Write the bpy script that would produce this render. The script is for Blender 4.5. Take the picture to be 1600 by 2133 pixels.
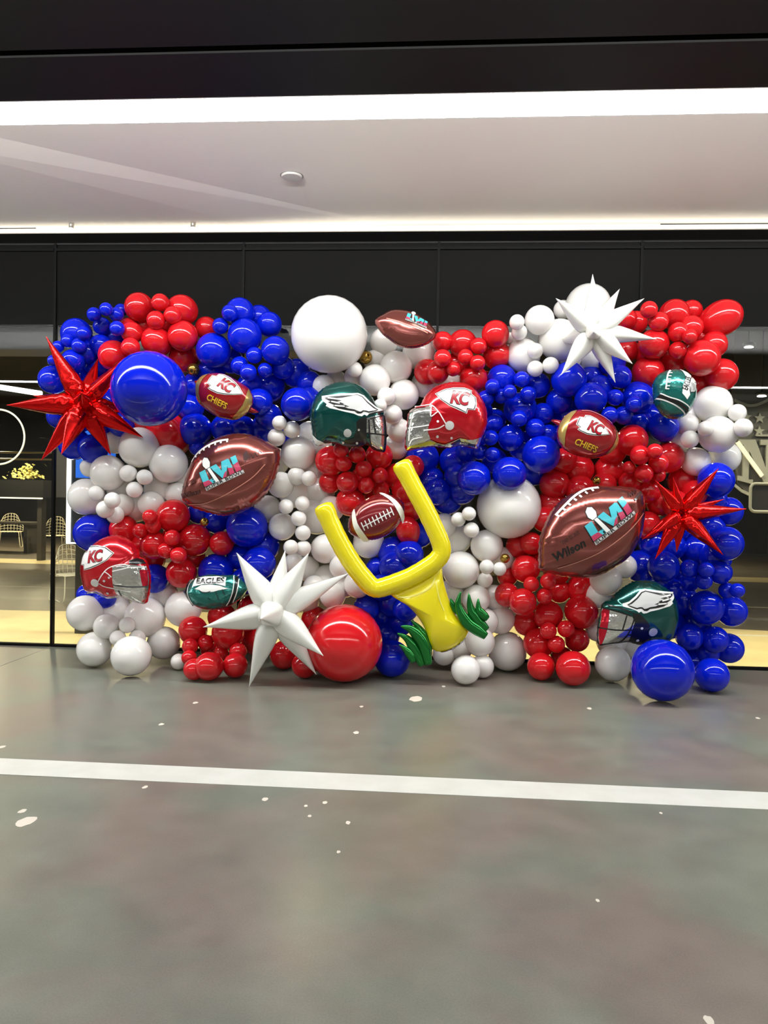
import bpy, bmesh, math, random
import numpy as np
from mathutils import Vector, Matrix
from mathutils.geometry import tessellate_polygon
random.seed(7)
for o in list(bpy.data.objects):
    bpy.data.objects.remove(o)
scene = bpy.context.scene
COL = scene.collection

# ------------------------------------------------------------------ camera
F, PX, PY = 1602.0, 800.0, 1066.5
YAW, PITCH, ROLL = 0.07083, 0.01802, -0.01878
CAM = Vector((0, -7.197, 1.5))
H = 3.993                                  # soffit height
fw = Vector((-math.sin(YAW)*math.cos(PITCH), math.cos(YAW)*math.cos(PITCH), -math.sin(PITCH)))
rt0 = Vector((math.cos(YAW), math.sin(YAW), 0)); dn0 = fw.cross(rt0)
rt = rt0*math.cos(ROLL) + dn0*math.sin(ROLL)
dn = -rt0*math.sin(ROLL) + dn0*math.cos(ROLL)
up = -dn
CROT = Matrix((rt, up, -fw)).transposed()  # columns: right, up, back
cam_d = bpy.data.cameras.new('camera'); cam = bpy.data.objects.new('camera', cam_d); COL.objects.link(cam)
cam.matrix_world = Matrix.Translation(CAM) @ CROT.to_4x4()
cam_d.sensor_fit = 'HORIZONTAL'; cam_d.sensor_width = 36; cam_d.lens = 36*F/1600
cam_d.clip_start = 0.05; cam_d.clip_end = 100
scene.camera = cam

def ray(px, py):
    return (fw + rt*((px-PX)/F) + dn*((py-PY)/F))
def P(px, py, Y):                          # point on the plane at that Y
    d = ray(px, py); return CAM + d*((Y-CAM.y)/d.y)
def PZ(px, py, Z):                         # point on a level plane
    d = ray(px, py); return CAM + d*((Z-CAM.z)/d.z)
def depth(p): return (p-CAM).dot(fw)

# ------------------------------------------------------------------ world, light, exposure
w = bpy.data.worlds.new('world'); scene.world = w; w.use_nodes = True
w.node_tree.nodes['Background'].inputs[0].default_value = (0.9, 0.95, 1, 1)
w.node_tree.nodes['Background'].inputs[1].default_value = 0.12
scene.view_settings.view_transform = 'Standard'; scene.view_settings.look = 'None'
scene.view_settings.gamma = 1; scene.view_settings.use_curve_mapping = False
scene.view_settings.exposure = 0.32
LED_STRENGTH = 26.0
FILL_LED = 25.0
WARM_POWER = 44.0
FILL_UPLIGHT = 1000.0

# ------------------------------------------------------------------ materials
MATS = {}
def mat(name, col, rough=0.5, metal=0.0, spec=0.5, coat=0.0, emit=0.0, vary=0.0, sss=0.0, noise=None, bump=None):
    if name in MATS: return MATS[name]
    m = bpy.data.materials.new(name); m.use_nodes = True; MATS[name] = m
    nt = m.node_tree; b = nt.nodes['Principled BSDF']
    c = (*col, 1)
    b.inputs['Base Color'].default_value = c
    b.inputs['Roughness'].default_value = rough
    b.inputs['Metallic'].default_value = metal
    b.inputs['Specular IOR Level'].default_value = spec
    b.inputs['Coat Weight'].default_value = coat
    b.inputs['Coat Roughness'].default_value = 0.06
    if sss:
        b.inputs['Subsurface Weight'].default_value = sss
        b.inputs['Subsurface Radius'].default_value = (0.05, 0.04, 0.035)
        b.inputs['Subsurface Scale'].default_value = 0.6
    if emit:
        b.inputs['Emission Color'].default_value = c
        b.inputs['Emission Strength'].default_value = emit
    if vary:
        oi = nt.nodes.new('ShaderNodeObjectInfo'); hs = nt.nodes.new('ShaderNodeHueSaturation')
        mr = nt.nodes.new('ShaderNodeMapRange'); mr.inputs[3].default_value = 1-vary; mr.inputs[4].default_value = 1+vary
        nt.links.new(oi.outputs['Random'], mr.inputs[0]); nt.links.new(mr.outputs[0], hs.inputs['Value'])
        hs.inputs['Color'].default_value = c; nt.links.new(hs.outputs[0], b.inputs['Base Color'])
    if noise:
        col2, sc = noise
        tc = nt.nodes.new('ShaderNodeTexCoord'); n = nt.nodes.new('ShaderNodeTexNoise'); n.inputs['Scale'].default_value = sc
        n.inputs['Detail'].default_value = 5
        mx = nt.nodes.new('ShaderNodeMix'); mx.data_type = 'RGBA'
        mx.inputs[6].default_value = c; mx.inputs[7].default_value = (*col2, 1)
        cr = nt.nodes.new('ShaderNodeMapRange'); cr.inputs[1].default_value = .35; cr.inputs[2].default_value = .65
        nt.links.new(tc.outputs['Object'], n.inputs['Vector']); nt.links.new(n.outputs['Fac'], cr.inputs[0])
        nt.links.new(cr.outputs[0], mx.inputs[0]); nt.links.new(mx.outputs[2], b.inputs['Base Color'])
    if bump:
        sc, st = bump
        tc = nt.nodes.new('ShaderNodeTexCoord'); n = nt.nodes.new('ShaderNodeTexNoise'); n.inputs['Scale'].default_value = sc
        bp = nt.nodes.new('ShaderNodeBump'); bp.inputs['Strength'].default_value = st; bp.inputs['Distance'].default_value = 0.01
        nt.links.new(tc.outputs['Object'], n.inputs['Vector']); nt.links.new(n.outputs['Fac'], bp.inputs['Height'])
        nt.links.new(bp.outputs[0], b.inputs['Normal'])
    return m

def srgb(r, g, b):
    f = lambda v: (v/255/12.92) if v/255 <= .04045 else ((v/255+.055)/1.055)**2.4
    return (f(r), f(g), f(b))

M_RED = mat('red_latex', srgb(214, 26, 34), .12, spec=.5, coat=.2, vary=.08, sss=.08)
M_BLUE = mat('blue_latex', srgb(4, 30, 200), .1, spec=.42, coat=.08, vary=.1)
M_WHITE = mat('white_latex', srgb(240, 238, 234), .15, spec=.45, coat=.2, vary=.03, sss=.15)
M_REDFOIL = mat('red_chrome_foil', srgb(225, 22, 20), .16, metal=.85, spec=.6, bump=(18, .25))
M_WHITEFOIL = mat('white_foil', srgb(232, 232, 226), .25, metal=0, spec=.5, coat=.4)
M_BROWN = mat('brown_foil', srgb(142, 74, 66), .18, metal=.75, spec=.6, coat=.6, bump=(9, .18))
M_CRIMSON = mat('crimson_foil', srgb(160, 22, 30), .2, metal=.4, spec=.6, coat=.6, bump=(10, .15))
M_HELMETRED = mat('helmet_red_foil', srgb(208, 18, 34), .18, metal=.55, spec=.6, coat=.6, bump=(7, .12))
M_GREEN = mat('midnight_green_foil', srgb(12, 84, 78), .18, metal=.65, spec=.6, coat=.6, bump=(7, .12))
M_TEAL = mat('teal_foil', srgb(28, 120, 112), .2, metal=.6, spec=.6, coat=.6, bump=(25, .5))
M_YELLOW = mat('yellow_foil', srgb(238, 222, 20), .2, metal=.05, spec=.5, coat=.5)
M_GRASS = mat('green_chrome_foil', srgb(14, 120, 44), .16, metal=.7, spec=.6, coat=.4)
M_SILVER = mat('silver_foil', srgb(214, 214, 208), .14, metal=.9, bump=(22, .5))
M_GOLDF = mat('gold_foil', srgb(190, 165, 95), .25, metal=.6, coat=.3)
M_PWHITE = mat('white_print', srgb(238, 238, 234), .3, coat=.3)
M_PGREY = mat('light_grey_print', srgb(205, 206, 204), .3, coat=.3)
M_PBLACK = mat('black_print', srgb(14, 14, 14), .3, coat=.3)
M_PRED = mat('deep_red_print', srgb(170, 14, 34), .3, coat=.3)
M_PGOLD = mat('gold_print', srgb(240, 186, 40), .3, coat=.3)
M_PTEAL = mat('turquoise_print', srgb(70, 190, 205), .3, coat=.3)
M_PPINK = mat('magenta_print', srgb(190, 60, 95), .3, coat=.3)
M_PDARKBROWN = mat('dark_brown_print', srgb(60, 22, 20), .35, coat=.3)
M_PSEAM = mat('pale_brown_print', srgb(196, 128, 112), .3, coat=.3)
M_NAVY = mat('navy_reflection_foil', srgb(30, 44, 120), .2, metal=.5, coat=.5)

# ------------------------------------------------------------------ object helpers
def tag(o, label=None, cat=None, group=None, kind=None):
    if label: o['label'] = label
    if cat: o['category'] = cat
    if group: o['group'] = group
    if kind: o['kind'] = kind
    return o
def mesh_obj(name, verts, faces, m, parent=None, smooth=True, mw=None):
    me = bpy.data.meshes.new(name); me.from_pydata([tuple(v) for v in verts], [], faces); me.update()
    if smooth: me.polygons.foreach_set('use_smooth', [True]*len(me.polygons))
    if m: me.materials.append(m)
    o = bpy.data.objects.new(name, me); COL.objects.link(o)
    if parent: o.parent = parent
    if mw is not None: o.matrix_world = mw
    return o
def empty(name, mw):
    o = bpy.data.objects.new(name, None); o.empty_display_size = .1; COL.objects.link(o); o.matrix_world = mw
    return o
def box_data(x0, x1, y0, y1, z0, z1):
    v = [(x, y, z) for z in (z0, z1) for y in (y0, y1) for x in (x0, x1)]
    f = [(0, 2, 3, 1), (4, 5, 7, 6), (0, 1, 5, 4), (2, 6, 7, 3), (0, 4, 6, 2), (1, 3, 7, 5)]
    return v, f
def box(name, x0, x1, y0, y1, z0, z1, m, parent=None):
    v, f = box_data(min(x0, x1), max(x0, x1), min(y0, y1), max(y0, y1), min(z0, z1), max(z0, z1))
    return mesh_obj(name, v, f, m, parent, smooth=False)
def struct(o): o['kind'] = 'structure'; return o
def tube_data(pts, radii, n=10, flat=1.0, closed=False, normal=None):
    """sweep a round (or flattened) section along a path"""
    pts = [Vector(p) for p in pts]; k = len(pts); V = []; Fc = []
    ref = Vector(normal) if normal else None
    for i, p in enumerate(pts):
        if closed: t = pts[(i+1) % k]-pts[i-1]
        else: t = pts[min(i+1, k-1)]-pts[max(i-1, 0)]
        t.normalize()
        a = ref if ref else (Vector((0, 0, 1)) if abs(t.z) < .9 else Vector((1, 0, 0)))
        s = t.cross(a).normalized(); b = s.cross(t).normalized()
        r = radii[i] if hasattr(radii, '__len__') else radii
        for j in range(n):
            q = 2*math.pi*j/n
            V.append(p + s*(r*math.cos(q)) + b*(r*flat*math.sin(q)))
    for i in range(k if closed else k-1):
        for j in range(n):
            a0 = i*n+j; a1 = i*n+(j+1) % n; b0 = ((i+1) % k)*n+j; b1 = ((i+1) % k)*n+(j+1) % n
            Fc.append((a0, a1, b1, b0))
    if not closed:
        Fc.append(tuple(range(n-1, -1, -1))); Fc.append(tuple((k-1)*n+j for j in range(n)))
    return V, Fc
def smooth_path(pts, sub=6, closed=False):
    pts = [Vector(p) for p in pts]; out = []; k = len(pts)
    rng = range(k if closed else k-1)
    for i in rng:
        g = (lambda j: pts[j % k]) if closed else (lambda j: pts[min(max(j, 0), k-1)])
        p0, p1, p2, p3 = g(i-1), g(i), g(i+1), g(i+2)
        for s in range(sub):
            t = s/sub
            out.append(.5*((2*p1)+(p2-p0)*t+(2*p0-5*p1+4*p2-p3)*t*t+(3*p1-p0-3*p2+p3)*t**3))
    if not closed: out.append(pts[-1])
    return out
def merge(*parts):
    V = []; Fc = []
    for v, f in parts:
        k = len(V); V += list(v); Fc += [tuple(i+k for i in q) for q in f]
    return V, Fc

# ================================================================== SETTING
# ---- floor
def floor_material():
    m = bpy.data.materials.new('polished_concrete'); m.use_nodes = True; nt = m.node_tree; b = nt.nodes['Principled BSDF']
    N = nt.nodes.new; L = nt.links.new
    tc = N('ShaderNodeTexCoord')
    n1 = N('ShaderNodeTexNoise'); n1.inputs['Scale'].default_value = .9; n1.inputs['Detail'].default_value = 4; n1.inputs['Distortion'].default_value = .6
    n2 = N('ShaderNodeTexNoise'); n2.inputs['Scale'].default_value = 4.5; n2.inputs['Detail'].default_value = 8
    n3 = N('ShaderNodeTexNoise'); n3.inputs['Scale'].default_value = 160; n3.inputs['Detail'].default_value = 3
    for n in (n1, n2, n3): L(tc.outputs['Object'], n.inputs['Vector'])
    r1 = N('ShaderNodeMapRange'); r1.inputs[1].default_value = .42; r1.inputs[2].default_value = .58; L(n1.outputs[0], r1.inputs[0])
    mx = N('ShaderNodeMix'); mx.data_type = 'RGBA'; mx.inputs[6].default_value = (*srgb(120, 124, 112), 1); mx.inputs[7].default_value = (*srgb(127, 117, 108), 1)
    L(r1.outputs[0], mx.inputs[0])
    def mul(src, fac_node, lo, hi, a, c):
        r = N('ShaderNodeMapRange'); r.inputs[1].default_value = a; r.inputs[2].default_value = c; r.inputs[3].default_value = lo; r.inputs[4].default_value = hi
        L(fac_node.outputs[0], r.inputs[0]); q = N('ShaderNodeMix'); q.data_type = 'RGBA'; q.blend_type = 'MULTIPLY'; q.inputs[0].default_value = 1
        L(src, q.inputs[6]); L(r.outputs[0], q.inputs[7]); return q.outputs[2]
    c = mul(mx.outputs[2], n2, .84, 1.08, .3, .7); c = mul(c, n3, .9, 1.08, .3, .7)
    L(c, b.inputs['Base Color'])
    rr = N('ShaderNodeMapRange'); rr.inputs[3].default_value = .24; rr.inputs[4].default_value = .42; L(n2.outputs[0], rr.inputs[0]); L(rr.outputs[0], b.inputs['Roughness'])
    b.inputs['Specular IOR Level'].default_value = .45
    return m
XL, XR, YB, YI = -14.5, 10.0, -14.0, 17.0
M_FLOOR = floor_material()
floor = struct(box('floor', XL, XR, YB, .06, -.12, 0, M_FLOOR))
joint = mesh_obj('joint', *box_data(-3.735, -3.715, -9, -.02, -.01, .0012), mat('joint_filler', srgb(150, 142, 134), .5), floor, smooth=False)
M_PAINT = mat('white_paint_spot', srgb(222, 212, 198), .6)
def disc(name, c, rx, ry, z0, z1, m, parent, seed):
    rnd = random.Random(seed); n = 14; V = []; 
    off = [1+rnd.uniform(-.18, .18) for _ in range(n)]
    for z in (z0, z1):
        for i in range(n):
            q = 2*math.pi*i/n; V.append((c.x+rx*off[i]*math.cos(q), c.y+ry*off[i]*math.sin(q), z))
    Fc = [tuple(range(n, 2*n))] + [(i, (i+1) % n, n+(i+1) % n, n+i) for i in range(n)]
    return mesh_obj(name, V, Fc, m, parent, smooth=False)
for i, (x, y, r) in enumerate([(407, 1464, 5), (753, 1472, 4), (336, 1509, 5), (742, 1526, 6), (5, 1556, 6), (302, 1640, 5), (552, 1665, 6),
        (637, 1679, 4), (677, 1672, 5), (645, 1700, 4), (725, 1714, 5), (46, 1690, 7), (55, 1711, 17), (866, 1456, 14), (1228, 1476, 5),
        (1579, 1496, 4), (924, 1430, 4), (1477, 2127, 10), (1245, 1876, 4), (705, 1775, 4), (1377, 1694, 3)]):
    p = PZ(x, y, 0); k = depth(p)/F
    disc('paint_spot', p, r*k, r*k*1.6, .0002, .0012, M_PAINT, floor, i)
# white line on the floor
a0, a1 = PZ(0, 1580, 0), PZ(1600, 1651, 0); b0, b1 = PZ(0, 1613, 0), PZ(1600, 1687, 0)
ya = (a0.y+a1.y)/2; yb = (b0.y+b1.y)/2
tape = box('floor_line', XL+.02, XR-.02, yb, ya, .0003, .002, mat('white_floor_paint', srgb(216, 216, 209), .42, noise=(srgb(208, 208, 200), 6)))
tag(tape, 'long straight white painted line across the grey concrete floor', 'floor marking')

# ---- ceiling
M_SOFFIT = mat('white_soffit_paint', srgb(240, 234, 228), .6, noise=(srgb(236, 232, 224), .6))
M_DARKCEIL = mat('black_ceiling_panel', srgb(9, 9, 9), .6, spec=.2)
YS = -2.098                    # front edge of the white soffit
YL = -2.417                    # far edge of the light slot
def ceil_plane_line(pa, pb, Z):
    A, B = PZ(*pa, Z), PZ(*pb, Z); d = (B-A)
    return lambda X: A.y + d.y*(X-A.x)/d.x, lambda Y: A.x + d.x*(Y-A.y)/d.y
FD = -.03
l1y, l1x = ceil_plane_line((0, 287), (720, 449), H)
l2y, l2x = ceil_plane_line((0, 341), (445, 450), H+FD)
s1, e1 = Vector((l1x(YS), YS)), Vector((l1x(.0), .0))
s2, e2 = Vector((l2x(YS), YS)), Vector((l2x(.0), .0))
T = .12
cv = [(s1.x, s1.y, H), (e1.x, e1.y, H), (XR, 0, H), (XR, YS, H),
      (s2.x, s2.y, H+FD), (e2.x, e2.y, H+FD), (XL, 0, H+FD), (XL, YS, H+FD)]
top = [(v[0], v[1], H+.3) for v in cv]
cf = [(0, 1, 2, 3), (4, 5, 1, 0), (7, 6, 5, 4)]
# closed slab: underside, top and sides
nf = [(3+8, 2+8, 1+8, 0+8), (8, 9, 13, 12), (12, 13, 14, 15), (3, 2, 10, 11), (2, 1, 9, 10), (1, 5, 13, 9), (5, 6, 14, 13), (6, 7, 15, 14), (7, 4, 12, 15), (4, 0, 8, 12), (0, 3, 11, 8)]
ceiling = struct(mesh_obj('ceiling', cv+top, cf+nf, M_SOFFIT, smooth=False))
# light slot and the black ceiling panels in front of it
M_LED = mat('led_diffuser', (.99, 1, .985), .5, emit=LED_STRENGTH)
M_LEDR = mat('led_diffuser_fill', (.99, 1, .985), .5, emit=FILL_LED)
led = empty('linear_light', Matrix.Translation((0, (YS+YL)/2, H)))
d = box('diffuser', XL+.05, XR-.05, YL+.012, YS-.012, H+.005, H+.03, M_LED); d.parent = led; d.matrix_parent_inverse = led.matrix_world.inverted()
h_ = mesh_obj('housing', *merge(box_data(XL+.02, XR-.02, YL+.0, YL+.012, H, H+.1), box_data(XL+.02, XR-.02, YS-.012, YS-.001, H, H+.1), box_data(XL+.02, XR-.02, YL+.012, YS-.012, H+.08, H+.1)), mat('white_aluminium', srgb(225, 225, 222), .4), smooth=False)
h_.parent = led; h_.matrix_parent_inverse = led.matrix_world.inverted()
tag(led, 'long glowing white strip light set in the ceiling above the balloons', 'light')
yg = PZ(800, 95, H).y
panels = [(YL, yg+.035), (yg-.035, -9.55), (-9.9, YB)]
ceil2 = struct(mesh_obj('ceiling', *merge(*[box_data(XL, XR, b, a, H, H+.12) for a, b in panels]), M_DARKCEIL, smooth=False)); ceil2.name = 'ceiling_black'
struct(box('trim_1', XL, XR, yg-.035, yg+.035, H+.06, H+.12, mat('groove_black', srgb(8, 8, 8), .7)))
for y0 in (-9.725,):   # unseen strip light added behind the photographer for frontal fill
    l = box('added_strip_light', XL+.05, XR-.05, y0-.17, y0+.17, H+.01, H+.05, M_LEDR)
    tag(l, 'added unseen strip light in the black ceiling ' + 'behind the photographer', 'light')
# unseen suspended trough added behind the photographer to brighten the ceiling
trough = empty('added_uplight_trough', Matrix.Translation((0, -6.5, 3.28)))
M_TR = mat('trough_white', srgb(220, 220, 216), .5)
for nm, d_ in (('tray', (XL+1, XR-1, -.14, .14, 0, .02)), ('lip', (XL+1, XR-1, .12, .14, .02, .112)), ('lip', (XL+1, XR-1, -.14, -.12, .02, .09))):
    mesh_obj(nm, *box_data(*d_), M_TR, trough, smooth=False)
for x_ in (-12, -6, 0, 6): mesh_obj('hanger', *box_data(x_-.01, x_+.01, -.01, .01, .02, H-3.28), M_TR, trough, smooth=False)
tag(trough, 'long unseen trough added behind the photographer to light the ceiling', 'light')
ul = bpy.data.lights.new('fill_uplight', 'AREA'); ul.shape = 'RECTANGLE'; ul.size = 22; ul.size_y = .04; ul.energy = FILL_UPLIGHT; ul.spread = math.radians(70); ul.color = (1, .98, .97)
ulo = bpy.data.objects.new('fill_uplight', ul); COL.objects.link(ulo); ulo.location = (-2, -6.5, 3.375); ulo.rotation_euler = Vector((0, -.96, -.28)).to_track_quat('Z', 'X').to_euler()
ulo.rotation_euler = Matrix((Vector((1, 0, 0)), Vector((0, -.28, .96)), Vector((0, -.96, -.28)))).transposed().to_euler()
# smoke detector cover plate
p = PZ(608, 366, H); k = depth(p)/F
det = empty('ceiling_sensor', Matrix.Translation((p.x, p.y, H)))
def lathe(prof, n=32):
    V = []; Fc = []
    for r, z in prof:
        for j in range(n):
            q = 2*math.pi*j/n; V.append((r*math.cos(q), r*math.sin(q), z))
    for i in range(len(prof)-1):
        for j in range(n): Fc.append((i*n+j, i*n+(j+1) % n, (i+1)*n+(j+1) % n, (i+1)*n+j))
    Fc.append(tuple(range(n-1, -1, -1))); Fc.append(tuple((len(prof)-1)*n+j for j in range(n)))
    return V, Fc
mesh_obj('cover_plate', *lathe([(.02, -.018), (.075, -.016), (.083, -.008), (.083, -.002)]), mat('plate_white', srgb(205, 203, 198), .5), det, smooth=False)
mesh_obj('base_ring', *lathe([(.088, -.004), (.09, -.001), (.09, 0)]), mat('plate_shadow_gap', srgb(120, 118, 115), .6), det, smooth=False)
tag(det, 'small round white cover plate on the white ceiling', 'ceiling sensor')
# cornice where the soffit meets the glass: a cove with its own hidden strip of light
M_CREAM = mat('cream_trim', srgb(226, 218, 200), .45)
struct(box('trim_2', XL, XR, -.30, -.28, H-.105, H-.058, mat('glowing_cove_lip', srgb(232, 226, 206), .45, emit=.3)))  # faint glow added to the lip to brighten the trim line
struct(box('trim_3', XL, XR, -.28, -.0, H-.105, H-.095, mat('cove_underside', srgb(8, 8, 8), .7)))
struct(box('trim_4', XL, PZ(85, 468, H).x, -.303, -.30, H-.066, H-.058, mat('slot_black', srgb(18, 16, 14), .6)))
struct(box('trim_5', PZ(1370, 460, H).x, XR, -.303, -.30, H-.066, H-.058, MATS['slot_black']))
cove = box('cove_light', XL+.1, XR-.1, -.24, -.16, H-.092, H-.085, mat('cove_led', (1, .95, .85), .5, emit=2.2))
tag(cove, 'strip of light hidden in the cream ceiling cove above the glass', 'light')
# two little spotlights by the cornice
for (x, y, lab) in ((151, 461, 'leftmost tiny spotlight glinting on the cream ceiling trim'), (404, 460, 'tiny spotlight glinting on the ceiling trim above the blue balloon cluster')):
    p = P(x, y, -.31); s = empty('spotlight', Matrix.Translation((p.x, -.33, H-.045)))
    mesh_obj('body', *lathe([(.012, -.03), (.022, -.028), (.024, 0), (.024, .02)], 16), mat('spot_metal', srgb(200, 196, 186), .3, metal=.8), s)
    mesh_obj('lens', *lathe([(.002, -.036), (.015, -.034), (.016, -.03)], 16), mat('spot_lens', (1, .95, .85), .3, emit=12), s)
    tag(s, lab, 'light')

# ---- glazed wall
M_FRAME = mat('black_aluminium', srgb(8, 8, 8), .5, spec=.15)
M_PANEL = mat('dark_spandrel', srgb(10, 10, 8), .55, spec=.12, noise=(srgb(8, 8, 7), 1.2))
def glass_material():
    m = bpy.data.materials.new('window_glass'); m.use_nodes = True; nt = m.node_tree; nt.nodes.clear()
    o = nt.nodes.new('ShaderNodeOutputMaterial'); t = nt.nodes.new('ShaderNodeBsdfTransparent'); g = nt.nodes.new('ShaderNodeBsdfGlossy')
    t.inputs[0].default_value = (.88, .9, .88, 1); g.inputs['Roughness'].default_value = .01
    fr = nt.nodes.new('ShaderNodeFresnel'); fr.inputs[0].default_value = 1.45
    mx = nt.nodes.new('ShaderNodeMixShader')
    nt.links.new(fr.outputs[0], mx.inputs[0]); nt.links.new(t.outputs[0], mx.inputs[1]); nt.links.new(g.outputs[0], mx.inputs[2]); nt.links.new(mx.outputs[0], o.inputs[0])
    return m
M_GLASS = glass_material()
MX = [XL, -12.92, -11.08, -9.24, -7.40, -5.56, -3.72, -1.883, -.045, 1.80, 3.64, 5.48, 7.32, XR]
ztr = P(800, 519, 0).z            # transom
zsp = P(60, 676, 0).z; zsq = P(60, 728, .12).z
for i in range(len(MX)-1):
    a, b = MX[i]+.012, MX[i+1]-.012
    wn = box(f'window_{i+1}', a, b, -.02, .03, .0, .025, M_FRAME); struct(wn)
    box('pane', a, b, 0, .008, .025, zsp, M_GLASS, wn)
    box('spandrel', a, b, -.002, .05, zsp, ztr-.012, M_PANEL, wn)
    box('transom', a, b, -.03, .03, ztr-.012, ztr+.012, M_FRAME, wn)
    box('head_panel', a, b, 0, .03, ztr+.012, ztr+.05, M_PANEL, wn)
    box('head_rail', a, b, -.012, .03, ztr+.05, H, mat('header_black', srgb(5, 5, 5), .6), wn)
for i, x in enumerate(MX[1:-1]):
    struct(box(f'trim_{30+i}', x-.012, x+.012, -.018, .03, 0, H-.02, M_FRAME))
struct(box('wall_spandrel', XL, XR, .09, .16, zsp, H+.1, M_PANEL))
struct(box('trim_20', XL, .6, .12, .5, zsq, zsp, mat('grey_band', srgb(78, 75, 77), .6)))  # plain grey band behind the panes
# ---- the room beyond the glass
M_INFLOOR = mat('cream_terrazzo', srgb(238, 222, 172), .45, noise=(srgb(230, 210, 160), 3))
M_INFLOOR2 = mat('grey_terrazzo', srgb(118, 108, 96), .4, noise=(srgb(104, 96, 86), 2))
n = 24; vf = []; ff = []
edge = [(XL+(XR-XL)*i/n, 2.45+.35*math.sin(i*.55)) for i in range(n+1)]
V1 = [(x, .06, 0) for x, _ in edge]+[(x, y, 0) for x, y in edge]+[(x, .06, -.1) for x, _ in edge]+[(x, y, -.1) for x, y in edge]
m1 = n+1
F1 = [(i, i+1, m1+i+1, m1+i) for i in range(n)]+[(2*m1+i+1, 2*m1+i, 3*m1+i, 3*m1+i+1) for i in range(n)]+[(i, 2*m1+i, 2*m1+i+1, i+1) for i in range(n)]
f1 = struct(mesh_obj('floor_inner', V1, F1, M_INFLOOR, smooth=False))
V2 = [(x, y, 0) for x, y in edge]+[(x, YI, 0) for x, _ in edge]
f2 = struct(mesh_obj('floor_far', V2, [(i, i+1, m1+i+1, m1+i) for i in range(n)], M_INFLOOR2, smooth=False))
struct(box('trim_21', XL, XR, 8.2, 9.2, .0005, .003, mat('cream_band', srgb(214, 196, 150), .5)))
struct(box('trim_22', XL, XR, 4.4, 4.46, .0005, .003, mat('cream_line', srgb(190, 180, 160), .5)))
struct(box('trim_23', 2.9, XR, 1.86, 1.92, .0005, .004, mat('white_line', srgb(235, 232, 220), .5)))
M_INWALL = mat('charcoal_wall', srgb(10, 10, 9), .6)
struct(box('wall_inner_back', XL, XR, YI, YI+.1, 0, H, M_INWALL))
struct(box('wall_inner_left', XL-.1, XL, .2, YI, 0, H, M_INWALL))
struct(box('wall_inner_right', XR, XR+.1, .2, YI, 0, H, M_INWALL))
struct(box('ceiling_inner', XL, XR, .16, YI, H-.1, H, mat('inner_ceiling', srgb(26, 25, 24), .7)))
# warm downlights over the inner edge of the floor (the place's own lamps)
for i, x in enumerate((-9, -7.2, -5.2, -3.3, -1.4, .5, 2.4, 4.3, 6.2)):
    l = bpy.data.lights.new('warm_downlight', 'AREA'); l.shape = 'DISK'; l.size = .25; l.energy = WARM_POWER; l.color = (1, .86, .58); l.spread = math.radians(150)
    o = bpy.data.objects.new('warm_downlight', l); COL.objects.link(o); o.location = (x, .8, zsq-.02)
for i, (x, y_) in enumerate(((-12.5, 11.5), (-10, 11.5), (-7.5, 11.5), (5, 11.5), (-9.2, 7.9))):  # last one is unseen, added to brighten the planter foliage
    l = bpy.data.lights.new('lounge_and_fill_lamp', 'AREA'); l.shape = 'DISK'; l.size = .5; l.energy = WARM_POWER*2.4; l.color = (1, .84, .52)
    o = bpy.data.objects.new('lounge_and_fill_lamp', l); COL.objects.link(o); o.location = (x, y_, zsq-.05)
# ---- walls of the hall on the camera side
M_HALL = mat('hall_wall_paint', srgb(176, 173, 168), .7)
struct(box('wall_left', XL-.1, XL, YB, .2, 0, H+.3, M_HALL))
struct(box('wall_right', XR, XR+.1, YB, .2, 0, H+.3, M_HALL))
struct(box('wall_back', XL, XR, YB-.1, YB, 0, H+.3, M_HALL))
# ================================================================== LATEX BALLOONS
# cluster key: (colour, phrase, [(x, y, r[, layer])...]); x, y, r as measured in the picture, layer 0 = deepest row
CL = {}
CL['blue_tl'] = ('blue', 'blue cluster above the left red starburst', [
    (205, 762, 26, 0), (213, 680, 18, 1), (210, 720, 21, 0), (252, 646, 13, 1), (159, 695, 31, 1), (152, 752, 23, 1), (131, 805, 21, 0), (110, 791, 28.5, 1),
    (221, 644, 13.5), (196, 655, 14.5), (242.5, 655, 14.5), (244, 684, 15), (174, 694, 14.5), (141, 710, 13.5), (165, 720, 15.5), (121, 722, 12), (111, 751, 11.5)])
CL['blue_behind_star'] = ('blue', 'group behind the left red starburst', [
    (122, 868, 22, 0), (155, 925, 30, 0), (194, 935, 28, 0), (165, 868, 30, 0), (215, 880, 30, 0)])
CL['red_tl'] = ('red', 'red cluster above the giant blue balloon', [
    (330, 748, 30, 0), (382, 745, 28, 0), (430, 684, 22, 0), (290, 640, 29.5, 1), (379, 646, 31, 1), (268, 684, 21, 1), (326, 711, 30.5, 2), (381, 700, 31, 2), (237, 741, 31, 1),
    (334, 630, 18), (360, 657, 18), (325, 667, 19), (275, 693, 22, 3), (272, 723, 19)])
CL['giant_blue_l'] = ('blue', 'beside the left red starburst', [(311, 810, 78, 4)])
CL['red_behind'] = ('red', 'below the giant blue balloon', [(352, 905, 40, 0), (298, 872, 34, 0)])
CL['blue_top'] = ('blue', 'blue cluster left of the giant white balloon', [
    (540, 662, 24, 0), (500, 650, 29, 1), (561, 676, 24, 0), (510, 700, 35, 2), (445, 730, 35.5, 1), (574, 730, 29, 1), (561, 805, 30, 0), (618, 778, 28, 0), (645, 800, 25, 0),
    (620, 842, 34, 1), (560, 868, 26, 0), (500, 762, 19, 2), (440, 775, 26, 0),
    (479, 652, 17), (459, 679, 16.5), (530, 740, 17), (517.5, 776, 17.5), (552, 771, 15)])
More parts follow.
